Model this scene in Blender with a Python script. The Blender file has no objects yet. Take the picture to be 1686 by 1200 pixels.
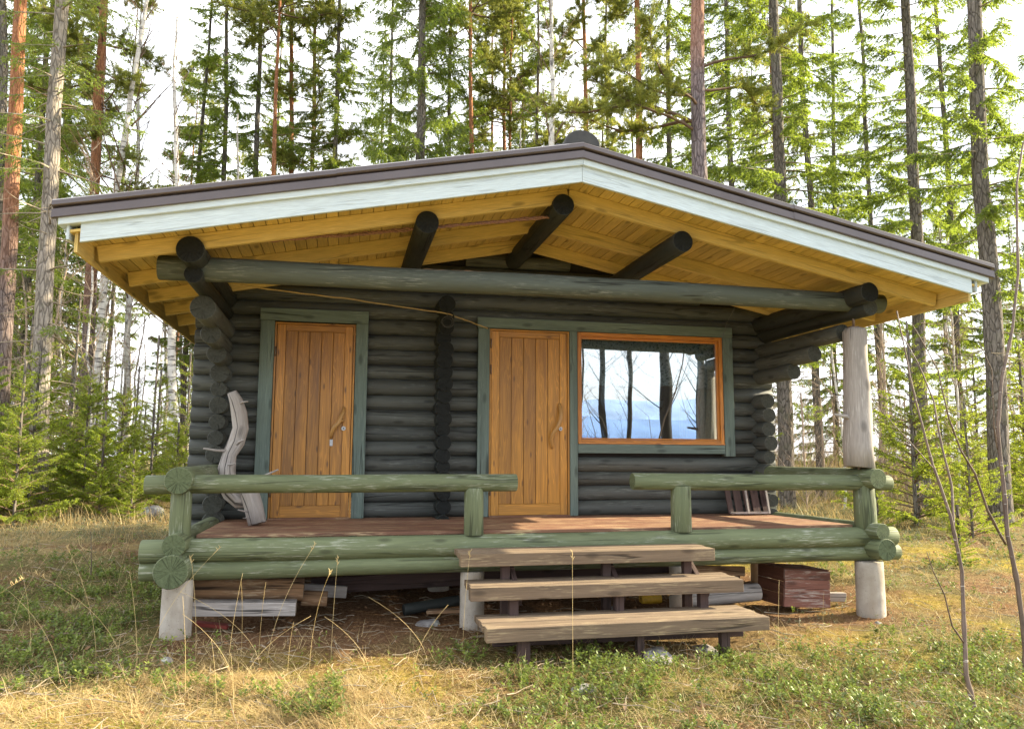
import bpy, math, random
import numpy as np
from mathutils import Vector, Matrix, noise as mnoise
R_ = math.radians
sc = bpy.context.scene
COL = sc.collection
# ------------------------------------------------------------------ camera
cam = bpy.data.cameras.new('camera')
cam.sensor_width = 36; cam.lens = 36*1274.42/1686; cam.clip_start = .05; cam.clip_end = 3000
co = bpy.data.objects.new('camera', cam); COL.objects.link(co)
RX = Vector((0.97672819, -0.21443128, 0.00461229)); UP = Vector((-0.03016151, -0.11603052, 0.99278759)); FW = Vector((0.21234955, 0.96982274, 0.11979785))
CP = Vector((-1.5251, -8.1088, 0.6123))
co.matrix_world = Matrix(((RX.x, UP.x, -FW.x, CP.x), (RX.y, UP.y, -FW.y, CP.y), (RX.z, UP.z, -FW.z, CP.z), (0, 0, 0, 1)))
sc.camera = co
# ------------------------------------------------------------------ light
SUN_AZ, SUN_EL = R_(2.5), R_(27)                 # azimuth measured from +X towards +Y
sd = Vector((math.cos(SUN_AZ)*math.cos(SUN_EL), math.sin(SUN_AZ)*math.cos(SUN_EL), math.sin(SUN_EL)))
sl = bpy.data.lights.new('sun', 'SUN'); sl.energy = 5; sl.angle = R_(.55); sl.color = (1, .86, .60)
so = bpy.data.objects.new('sun', sl); COL.objects.link(so); so.rotation_euler = sd.to_track_quat('Z', 'Y').to_euler()
w = bpy.data.worlds.new('World'); sc.world = w; w.use_nodes = True
wt = w.node_tree; wn = wt.nodes; wl = wt.links
bg = wn['Background']; bg.inputs[1].default_value = .082
sky = wn.new('ShaderNodeTexSky'); sky.sky_type = 'NISHITA'; sky.sun_disc = False
sky.sun_elevation = SUN_EL; sky.sun_rotation = R_(90)-SUN_AZ; sky.dust_density = 2.5; sky.air_density = 1.0
tc = wn.new('ShaderNodeTexCoord'); nz = wn.new('ShaderNodeTexNoise'); nz.inputs['Scale'].default_value = 2.2; nz.inputs['Detail'].default_value = 6
rp = wn.new('ShaderNodeValToRGB'); rp.color_ramp.elements[0].position = .3; rp.color_ramp.elements[1].position = .62
rp.color_ramp.elements[0].color = (.3, .3, .3, 1); rp.color_ramp.elements[1].color = (.92, .92, .92, 1)
mp = wn.new('ShaderNodeMapping'); mp.inputs['Scale'].default_value = (1, 1, 2.5)
# thin high cloud is heaviest towards +Y (inland); over the lake (-Y) the sky opens to blue
sep = wn.new('ShaderNodeSeparateXYZ'); mr = wn.new('ShaderNodeMapRange')
mr.inputs[1].default_value = -.75; mr.inputs[2].default_value = .2; mr.inputs[3].default_value = .8; mr.inputs[4].default_value = 1.25
mu = wn.new('ShaderNodeMath'); mu.operation = 'MULTIPLY'; mu.use_clamp = True
mx = wn.new('ShaderNodeMixRGB'); mx.inputs[2].default_value = (10.2, 10.4, 10.7, 1)
wl.new(tc.outputs['Generated'], mp.inputs[0]); wl.new(mp.outputs[0], nz.inputs[0]); wl.new(nz.outputs[0], rp.inputs[0])
wl.new(tc.outputs['Generated'], sep.inputs[0]); wl.new(sep.outputs[1], mr.inputs[0])
wl.new(rp.outputs[0], mu.inputs[0]); wl.new(mr.outputs[0], mu.inputs[1]); wl.new(mu.outputs[0], mx.inputs[0])
wl.new(sky.outputs[0], mx.inputs[1]); wl.new(mx.outputs[0], bg.inputs[0])
sc.view_settings.view_transform = 'Standard'; sc.view_settings.look = 'None'; sc.view_settings.gamma = 1
sc.view_settings.exposure = 1.78
sc.render.engine = 'CYCLES'
sc.cycles.max_bounces = 8; sc.cycles.diffuse_bounces = 3; sc.cycles.glossy_bounces = 4; sc.cycles.transparent_max_bounces = 12; sc.cycles.transmission_bounces = 4
sc.cycles.use_denoising = True
try: sc.cycles.denoising_prefilter = 'ACCURATE'
except Exception: pass

# ------------------------------------------------------------------ node helpers
class NT:
    def __init__(s, name):
        s.m = bpy.data.materials.new(name); s.m.use_nodes = True
        s.t = s.m.node_tree; s.p = s.t.nodes['Principled BSDF']; s.out = s.t.nodes['Material Output']
    def n(s, typ, ins=None, out=0, **kw):
        nd = s.t.nodes.new('ShaderNode'+typ)
        for k, v in kw.items(): setattr(nd, k, v)
        for k, v in (ins or {}).items(): s.set(nd, k, v)
        return nd if out is None else nd.outputs[out]
    def set(s, nd, k, v):
        if isinstance(v, bpy.types.NodeSocket): s.t.links.new(v, nd.inputs[k])
        else:
            if isinstance(v, tuple) and len(v) == 3 and nd.inputs[k].type == 'RGBA': v = v+(1,)
            nd.inputs[k].default_value = v
    def P(s, **kw):
        for k, v in kw.items(): s.set(s.p, k.replace('_', ' '), v)
    def uv(s, scale=(1, 1, 1), loc=(0, 0, 0), src='UV'):
        c = s.n('TexCoord', out=None).outputs[src]
        return s.n('Mapping', {0: c, 1: loc, 3: scale})
    def noise(s, vec, scale=5, detail=4, rough=.55, out=0, dist=0):
        return s.n('TexNoise', {'Vector': vec, 'Scale': scale, 'Detail': detail, 'Roughness': rough, 'Distortion': dist}, out=out)
    def ramp(s, fac, stops, interp='LINEAR'):
        nd = s.n('ValToRGB', {0: fac}, out=None); cr = nd.color_ramp; cr.interpolation = interp
        while len(cr.elements) < len(stops): cr.elements.new(.5)
        for e, (p, c) in zip(cr.elements, stops):
            e.position = p; e.color = (c, c, c, 1) if not isinstance(c, tuple) else c+(1,)
        return nd.outputs[0]
    def mix(s, f, a, b, mode='MIX'):
        return s.n('MixRGB', {0: f, 1: a, 2: b}, blend_type=mode)
    def math(s, op, a, b=0., clamp=False):
        return s.n('Math', {0: a, 1: b}, operation=op, use_clamp=clamp)
    def rnd(s): return s.n('NewGeometry', out=None).outputs['Random Per Island']
    def bump(s, h, strength=.4, dist=.01):
        s.set(s.p, 'Normal', s.n('Bump', {'Height': h, 'Strength': strength, 'Distance': dist}))

def V3(a, k): return tuple(x*k for x in a)
def offs_uv(g, scale):
    """UV stretched along the grain, shifted by a different amount for every log or board"""
    r = g.rnd(); u = g.uv()
    off = g.n('CombineXYZ', {0: g.math('MULTIPLY', r, 37.), 1: g.math('MULTIPLY', r, 91.), 2: g.math('MULTIPLY', r, 17.)})
    add = g.n('VectorMath', {0: u, 1: off}, operation='ADD')
    return g.n('Mapping', {0: add, 3: scale}), add

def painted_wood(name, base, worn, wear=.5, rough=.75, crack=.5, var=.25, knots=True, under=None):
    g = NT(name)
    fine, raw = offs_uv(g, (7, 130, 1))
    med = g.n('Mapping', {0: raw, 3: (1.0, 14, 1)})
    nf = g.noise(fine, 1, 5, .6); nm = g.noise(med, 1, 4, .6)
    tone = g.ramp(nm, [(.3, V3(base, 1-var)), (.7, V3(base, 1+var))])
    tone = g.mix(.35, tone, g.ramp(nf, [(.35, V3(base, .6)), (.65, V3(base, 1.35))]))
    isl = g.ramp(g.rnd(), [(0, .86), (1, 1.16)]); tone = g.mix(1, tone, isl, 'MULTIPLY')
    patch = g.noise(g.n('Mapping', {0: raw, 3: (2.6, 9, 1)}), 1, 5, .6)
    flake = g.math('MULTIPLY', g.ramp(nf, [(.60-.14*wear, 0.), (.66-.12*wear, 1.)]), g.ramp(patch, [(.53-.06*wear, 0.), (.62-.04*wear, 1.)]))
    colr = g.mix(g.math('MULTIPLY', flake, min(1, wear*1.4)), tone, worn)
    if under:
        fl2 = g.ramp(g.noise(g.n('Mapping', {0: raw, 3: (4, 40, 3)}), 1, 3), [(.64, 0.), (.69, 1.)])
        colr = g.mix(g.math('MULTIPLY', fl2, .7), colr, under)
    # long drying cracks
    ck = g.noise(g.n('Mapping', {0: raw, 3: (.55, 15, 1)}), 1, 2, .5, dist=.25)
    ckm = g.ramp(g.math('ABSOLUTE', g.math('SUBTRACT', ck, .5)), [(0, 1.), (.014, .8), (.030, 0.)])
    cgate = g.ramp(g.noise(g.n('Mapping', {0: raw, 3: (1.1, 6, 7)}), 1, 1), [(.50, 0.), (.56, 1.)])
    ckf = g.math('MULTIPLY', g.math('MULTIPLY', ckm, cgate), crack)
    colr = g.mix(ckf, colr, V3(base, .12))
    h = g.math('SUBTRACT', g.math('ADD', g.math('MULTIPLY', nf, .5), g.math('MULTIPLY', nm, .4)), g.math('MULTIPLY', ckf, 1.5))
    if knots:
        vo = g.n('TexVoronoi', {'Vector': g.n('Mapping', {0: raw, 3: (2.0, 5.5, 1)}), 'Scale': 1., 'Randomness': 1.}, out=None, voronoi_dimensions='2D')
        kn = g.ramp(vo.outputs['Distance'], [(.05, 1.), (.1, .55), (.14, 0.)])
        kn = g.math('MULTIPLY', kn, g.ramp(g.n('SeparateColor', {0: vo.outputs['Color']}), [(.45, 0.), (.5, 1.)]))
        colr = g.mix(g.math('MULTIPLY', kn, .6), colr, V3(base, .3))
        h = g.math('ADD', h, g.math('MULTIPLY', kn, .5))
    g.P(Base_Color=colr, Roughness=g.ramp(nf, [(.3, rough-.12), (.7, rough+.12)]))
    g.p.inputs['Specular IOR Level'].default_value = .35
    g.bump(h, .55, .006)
    return g.m

def end_grain(name, base, dark=.25, light=1.2):
    """sawn log end: growth rings and radial drying cracks; UV is metres from the pith"""
    g = NT(name); u = g.uv(); r = g.rnd()
    warp = g.n('VectorMath', {0: u, 1: g.n('VectorMath', {0: g.noise(u, 9, 2, out=1), 1: (.03, .03, 0)}, operation='MULTIPLY')}, operation='ADD')
    ln = g.n('VectorMath', {0: warp}, out=1, operation='LENGTH')
    ring = g.math('SINE', g.math('MULTIPLY', ln, 900.))
    sx = g.n('SeparateXYZ', {0: u}, out=None)
    ang = g.math('ARCTAN2', sx.outputs[1], sx.outputs[0])
    l2 = g.n('VectorMath', {0: u}, out=1, operation='LENGTH')
    cv = g.n('CombineXYZ', {0: g.math('MULTIPLY', g.math('SINE', ang), 2.2), 1: g.math('MULTIPLY', g.math('COSINE', ang), 2.6), 2: g.math('MULTIPLY', r, 60.)})
    cn = g.noise(cv, 1.5, 2, .6)
    crk = g.ramp(g.math('ABSOLUTE', g.math('SUBTRACT', cn, .5)), [(0, .75), (.006, .65), (.014, 0.)])
    crk = g.math('MULTIPLY', crk, g.ramp(l2, [(.01, 0.), (.03, 1.)]))
    tone = g.ramp(g.noise(u, 45, 4), [(.3, V3(base, .7)), (.7, V3(base, light))])
    tone = g.mix(.16, tone, g.ramp(ring, [(0, V3(base, .45)), (1, V3(base, 1.3))]))
    colr = g.mix(crk, tone, V3(base, dark*.4))
    g.P(Base_Color=colr, Roughness=.85); g.p.inputs['Specular IOR Level'].default_value = .2
    g.bump(g.math('SUBTRACT', g.math('MULTIPLY', ring, .06), crk), .7, .006)
    return g.m

def varnish_pine(name, base, dark, streak=.5):
    g = NT(name); fine, raw = offs_uv(g, (1.5, 90, 1))
    w_ = g.n('Mapping', {0: raw, 3: (1.1, 16, 1)})
    nw = g.noise(w_, 1, 2, .5, dist=.6); grain = g.math('SINE', g.math('MULTIPLY', nw, 55.))
    nf = g.noise(fine, 1, 4)
    c = g.ramp(grain, [(0, V3(base, .74)), (1, V3(base, 1.16))])
    c = g.mix(.3, c, g.ramp(nf, [(.3, V3(base, .65)), (.7, V3(base, 1.3))]))
    c = g.mix(1, c, g.ramp(g.rnd(), [(0, .68), (1, 1.22)]), 'MULTIPLY')
    st = g.ramp(g.noise(g.n('Mapping', {0: raw, 3: (.8, 9, 1)}), 1, 5, .6), [(.5, 0.), (.72, 1.)])
    c = g.mix(g.math('MULTIPLY', st, streak), c, dark)
    vo = g.n('TexVoronoi', {'Vector': g.n('Mapping', {0: raw, 3: (2.6, 9, 1)}), 'Scale': 1.}, out=None, voronoi_dimensions='2D')
    kn = g.math('MULTIPLY', g.ramp(vo.outputs['Distance'], [(.04, 1.), (.12, 0.)]), g.ramp(g.n('SeparateColor', {0: vo.outputs['Color']}), [(.55, 0.), (.6, 1.)]))
    c = g.mix(g.math('MULTIPLY', kn, .75), c, V3(dark, .5))
    g.P(Base_Color=c, Roughness=g.ramp(nf, [(.2, .38), (.8, .6)])); g.p.inputs['Coat Weight'].default_value = .12; g.p.inputs['Coat Roughness'].default_value = .35
    g.bump(g.math('ADD', nf, g.math('MULTIPLY', grain, .2)), .25, .003)
    return g.m

def simple(name, base, rough=.6, metal=0., nscale=30, var=.2, bump=.2, spec=.5, src='Object'):
    g = NT(name); n = g.noise(g.uv(src=src), nscale, 5)
    g.P(Base_Color=g.ramp(n, [(.3, V3(base, 1-var)), (.7, V3(base, 1+var))]), Roughness=rough, Metallic=metal)
    g.p.inputs['Specular IOR Level'].default_value = spec
    if bump: g.bump(n, bump, .004)
    return g.m

M = {}
M['wall'] = painted_wood('dark_green_log_stain', (.080, .086, .077), (.22, .235, .21), wear=.38, crack=.75, rough=.62)
M['wall_end'] = end_grain('dark_log_end_grain', (.066, .070, .060))
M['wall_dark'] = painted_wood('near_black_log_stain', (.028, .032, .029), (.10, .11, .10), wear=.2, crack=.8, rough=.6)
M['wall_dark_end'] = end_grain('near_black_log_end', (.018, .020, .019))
M['beam'] = painted_wood('grey_green_beam_paint', (.085, .100, .082), (.28, .29, .25), wear=.45, crack=.9, rough=.66)
M['rail'] = painted_wood('worn_green_rail_paint', (.122, .145, .076), (.42, .44, .37), wear=.5, crack=.6, rough=.7, var=.26)
M['rail_end'] = end_grain('green_painted_log_end', (.115, .145, .078))
M['trim'] = painted_wood('blue_green_trim_stain', (.14, .185, .16), (.26, .30, .27), wear=.35, crack=.8, var=.35)
M['door'] = varnish_pine('varnished_pine_door', (.53, .245, .030), (.21, .088, .017), .6)
M['door_old'] = varnish_pine('weathered_pine_door', (.47, .212, .032), (.15, .065, .02), .8)
M['winframe'] = varnish_pine('varnished_window_pine', (.56, .21, .025), (.3, .10, .02), .3)
M['soffit'] = painted_wood('ochre_soffit_board', (.60, .44, .14), (.66, .52, .24), wear=.25, crack=.25, var=.12, rough=.7)
M['rafter'] = painted_wood('ochre_rafter_paint', (.70, .52, .18), (.78, .62, .3), wear=.3, crack=.4, var=.12, rough=.65)
M['white'] = painted_wood('pale_fascia_paint', (.53, .62, .65), (.36, .42, .40), wear=.25, crack=.25, var=.04, knots=False, rough=.6)
M['deck'] = painted_wood('red_brown_deck_paint', (.20, .098, .060), (.42, .30, .17), wear=.9, crack=.4, var=.25, rough=.7)
M['step'] = painted_wood('weathered_step_plank', (.170, .122, .080), (.32, .25, .15), wear=.6, crack=.8, var=.3, rough=.85)
M['step_dark'] = painted_wood('dark_red_stained_wood', (.070, .044, .038), (.14, .11, .09), wear=.3, crack=.5, var=.3, rough=.8)
M['greywood'] = painted_wood('silver_grey_old_wood', (.34, .31, .285), (.52, .49, .46), wear=.5, crack=1., var=.25, rough=.85)
M['greywood_end'] = end_grain('old_wood_end', (.30, .25, .19))
M['brownwood'] = painted_wood('rotting_brown_log', (.24, .14, .075), (.45, .34, .22), wear=.7, crack=1., var=.5, rough=.9)
M['redcrate'] = painted_wood('peeling_red_crate_paint', (.23, .105, .078), (.48, .42, .37), wear=.75, crack=.5, var=.2, rough=.8, under=(.55, .49, .43))
M['redcrate_side'] = painted_wood('bare_brown_crate_side', (.13, .055, .033), (.22, .11, .07), wear=.4, crack=.6, var=.3, rough=.85)
M['redboard'] = painted_wood('red_painted_board', (.20, .035, .025), (.3, .1, .08), wear=.4, crack=.3)
M['copper'] = simple('frayed_brown_cord', (.28, .15, .11), .7, nscale=80, var=.4)
M['bamboo'] = simple('dry_cane', (.42, .30, .12), .5, nscale=15, var=.25)
M['wire'] = simple('dull_wire', (.12, .12, .115), .5, .6)
M['steel'] = simple('brushed_steel', (.42, .42, .41), .4, .6, bump=0)
M['hinge'] = simple('dark_hinge', (.18, .13, .1), .5, .5)
M['black'] = simple('dark_recess', (.02, .018, .016), .9)
M['interior'] = simple('interior_pine', (.20, .12, .06), .7, nscale=5)
M['doorgap'] = simple('dark_door_joint', (.12, .045, .014), .8)
M['lamp'] = simple('white_lamp_glass', (.8, .8, .78), .3)
M['yellow'] = simple('yellow_canister_paint', (.65, .38, .03), .5)

g = NT('brown_roof_metal')
n = g.noise(g.uv(src='Object'), 3, 4); n2 = g.noise(g.uv(src='Object'), 60, 3)
g.P(Base_Color=g.ramp(n, [(.3, (.085, .068, .070)), (.7, (.110, .090, .092))]), Roughness=g.ramp(n2, [(.3, .3), (.7, .42)]), Metallic=.0)
g.p.inputs['Coat Weight'].default_value = .25; g.bump(n, .08, .01); M['metal'] = g.m
g = NT('dark_ridge_cap_plastic'); n = g.noise(g.uv(src='Object'), 14, 4)
g.P(Base_Color=g.ramp(n, [(.3, (.022, .021, .019)), (.7, (.045, .043, .036))]), Roughness=.55); M['cap'] = g.m
g = NT('concrete_pier'); o3 = g.uv(src='Object')
n = g.noise(o3, 7, 6); sp = g.ramp(g.noise(o3, 90, 3), [(.3, .0), (.36, 1.)]); st = g.ramp(g.noise(g.uv((9, 9, 1.2), src='Object'), 1, 4), [(.45, 0.), (.75, 1.)])
c = g.ramp(n, [(.3, (.33, .29, .24)), (.7, (.50, .455, .39))]); c = g.mix(g.math('MULTIPLY', st, .55), c, (.24, .19, .13)); c = g.mix(sp, V3((.3, .28, .25), .6), c)
g.P(Base_Color=c, Roughness=.92); g.bump(g.math('ADD', n, g.math('MULTIPLY', sp, .3)), .6, .01); M['concrete'] = g.m
g = NT('lichened_stone'); o3 = g.uv(src='Object')
n = g.noise(o3, 6, 8, .65); li = g.ramp(g.noise(o3, 11, 5), [(.5, 0.), (.58, 1.)])
c = g.mix(li, g.ramp(n, [(.3, (.13, .12, .115)), (.7, (.36, .34, .33))]), (.46, .47, .42))
g.P(Base_Color=c, Roughness=.95); g.bump(n, .8, .02); M['stone'] = g.m
# window glass: clear pane with a strong double-glazing reflection
g = NT('window_glass')
fr = g.n('Fresnel', {'IOR': 1.9}); gl = g.n('BsdfGlossy', {'Roughness': .0, 'Color': (.93, .97, 1, 1), 'Normal': g.n('Bump', {'Height': g.noise(g.uv(src='Object'), 1.1, 1), 'Strength': .25, 'Distance': .012})})
tr = g.n('BsdfTransparent', {'Color': (.88, .93, .93, 1)})
g.t.links.new(g.n('MixShader', {0: g.math('ADD', g.math('MULTIPLY', fr, 1.4), .22, True), 1: tr, 2: gl}), g.out.inputs[0]); M['glass'] = g.m
# curtain: small leaf print, slightly see-through
g = NT('leaf_print_curtain'); o3 = g.uv(src='Object')
vo = g.n('TexVoronoi', {'Vector': g.n('Mapping', {0: o3, 3: (55, 55, 55)}), 'Scale': 1.})
nn = g.noise(o3, 42, 3)
c = g.mix(g.ramp(nn, [(.55, 0.), (.60, 1.)]), (.82, .86, .84), (.26, .32, .29)); c = g.mix(g.ramp(vo, [(.16, 1.), (.22, 0.)]), c, (.25, .32, .28))
g.P(Base_Color=c, Roughness=.9); M['curtain'] = g.m
M['sheer'] = simple('pale_curtain_cloth', (.62, .64, .56), .9, nscale=40)

# foliage and bark
def foliage(name, cols, trans, tw=.5, rough=.6):
    g = NT(name); a = g.n('Attribute', out=2, attribute_name='rnd')
    oi = g.n('ObjectInfo', out=None).outputs['Random']
    f = g.math('ADD', a, g.math('MULTIPLY', g.math('SUBTRACT', oi, .5), .25), True)
    k = len(cols)-1
    c = g.ramp(f, [(i/k, cc) for i, cc in enumerate(cols)])
    d = g.n('BsdfDiffuse', {'Color': c, 'Roughness': .5}); t = g.n('BsdfTranslucent', {'Color': g.mix(.6, c, trans)})
    gl = g.n('BsdfGlossy', {'Roughness': .45, 'Color': (.5, .55, .45, 1)})
    m1 = g.n('MixShader', {0: tw, 1: d, 2: t}); m2 = g.n('MixShader', {0: .06, 1: m1, 2: gl})
    g.t.links.new(m2, g.out.inputs[0]); return g.m
M['spruce'] = foliage('spruce_needles', [(.028, .055, .018), (.068, .118, .026), (.15, .215, .036), (.27, .33, .05)], (.52, .66, .055), .55)
M['spruce_young'] = foliage('young_spruce_needles', [(.05, .09, .02), (.13, .20, .022), (.24, .33, .03), (.36, .42, .05)], (.66, .76, .05), .55)
M['pine'] = foliage('pine_needles', [(.05, .085, .03), (.12, .16, .04), (.22, .26, .055), (.34, .33, .06)], (.60, .60, .09), .5)
M['lingon'] = foliage('lingonberry_leaves', [(.045, .06, .024), (.105, .135, .035), (.21, .26, .05), (.36, .40, .10)], (.3, .42, .05), .3)
M['heather'] = foliage('grey_green_heather', [(.07, .09, .045), (.13, .16, .09), (.22, .24, .16), (.32, .33, .24)], (.3, .33, .12), .25)
M['dry'] = foliage('dry_grass_blades', [(.26, .17, .08), (.46, .33, .15), (.62, .48, .24), (.76, .64, .38)], (.62, .48, .20), .35)
M['green_grass'] = foliage('green_grass_blades', [(.09, .13, .03), (.18, .24, .05), (.33, .36, .09), (.45, .42, .15)], (.42, .46, .10), .4)
M['moss'] = foliage('yellow_green_moss', [(.10, .12, .02), (.20, .20, .03), (.33, .29, .04), (.42, .34, .06)], (.4, .36, .05), .3)
M['litter'] = foliage('brown_leaf_litter', [(.10, .045, .022), (.22, .11, .05), (.36, .20, .10), (.50, .36, .24)], (.4, .22, .1), .25)
M['reed'] = foliage('pale_reeds', [(.32, .24, .12), (.48, .36, .18), (.62, .48, .26)], (.6, .45, .2), .35)

def bark(name, lo, hi, zsplit=None, cols2=None, scale=(9, 9, 2.2), bump=.9):
    g = NT(name); o3 = g.uv(scale, src='Object')
    vo = g.n('TexVoronoi', {'Vector': o3, 'Scale': 1.6}, feature='DISTANCE_TO_EDGE'); n = g.noise(o3, 3, 6, .65)
    c = g.ramp(n, [(.3, lo), (.7, hi)]); c = g.mix(g.ramp(vo, [(0, .75), (.10, 0.)]), c, V3(lo, .4))
    if zsplit:
        z = g.n('SeparateXYZ', {0: g.uv(src='Object')}, out=2)
        f = g.math('MULTIPLY', g.math('SUBTRACT', g.math('ADD', z, g.math('MULTIPLY', g.noise(g.uv(src='Object'), .8, 3), 5.)), zsplit+2.5), .4, True)
        c2 = g.ramp(n, [(.3, cols2[0]), (.7, cols2[1])]); c2 = g.mix(g.ramp(vo, [(0, .4), (.08, 0.)]), c2, V3(cols2[0], .5)); c = g.mix(f, c, c2)
    moss = g.ramp(g.noise(g.uv(src='Object'), 1.6, 5), [(.55, 0.), (.75, .5)])
    c = g.mix(moss, c, (.16, .18, .08) if not zsplit else V3(lo, 1.2))
    g.P(Base_Color=c, Roughness=.95); g.p.inputs['Specular IOR Level'].default_value = .15
    g.bump(g.math('ADD', n, g.ramp(vo, [(0, 0.), (.15, .6)])), bump, .03); return g.m
M['bark_spruce'] = bark('spruce_bark', (.10, .085, .07), (.27, .24, .21))
M['bark_pale'] = bark('pale_spruce_bark', (.20, .17, .14), (.44, .39, .33))
M['bark_pine'] = bark('pine_bark', (.12, .085, .075), (.29, .235, .215), 4.5, ((.27, .11, .055), (.47, .23, .12)))
M['bark_pine_grey'] = bark('grey_pine_bark', (.13, .10, .105), (.32, .27, .265), 9, ((.30, .15, .10), (.46, .27, .2)))
M['bark_shaded'] = simple('shade_toned_bark', (.035, .03, .026), .9, nscale=9, var=.4, spec=.2)  # shaded side of the shore trees put into the bark colour
M['twig'] = simple('bare_brown_twigs', (.17, .115, .08), .9, nscale=9, var=.3, spec=.2)
M['twig_pale'] = simple('pale_bare_twigs', (.36, .28, .21), .9, nscale=9, var=.3, spec=.2)
M['deadtwig'] = simple('dead_branch_grey', (.30, .25, .18), .9, nscale=12, var=.3, spec=.2)
g = NT('birch_bark'); o3 = g.uv(src='Object')
b1 = g.ramp(g.noise(g.uv((3, 3, 16), src='Object'), 1, 4, .6), [(.56, 0.), (.63, 1.)]); b2 = g.ramp(g.noise(g.uv((5, 5, 2.4), src='Object'), 1, 4, .7), [(.57, 0.), (.64, 1.)])
c = g.ramp(g.noise(o3, 6, 4), [(.3, (.52, .48, .42)), (.7, (.74, .71, .66))]); c = g.mix(g.math('MULTIPLY', g.math('MAXIMUM', b1, b2), .85), c, (.05, .042, .04))
g.P(Base_Color=c, Roughness=.8); g.bump(b2, .3, .01); M['birch'] = g.m
g = NT('sapling_bark'); n = g.noise(g.uv((40, 40, 8), src='Object'), 1, 4)
b1 = g.ramp(g.noise(g.uv((12, 12, 70), src='Object'), 1, 2), [(.66, 0.), (.7, 1.)])
g.P(Base_Color=g.mix(b1, g.ramp(n, [(.3, (.075, .048, .036)), (.7, (.17, .12, .09))]), (.42, .38, .33)), Roughness=.6); g.bump(n, .4, .004); M['sapling'] = g.m

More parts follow.
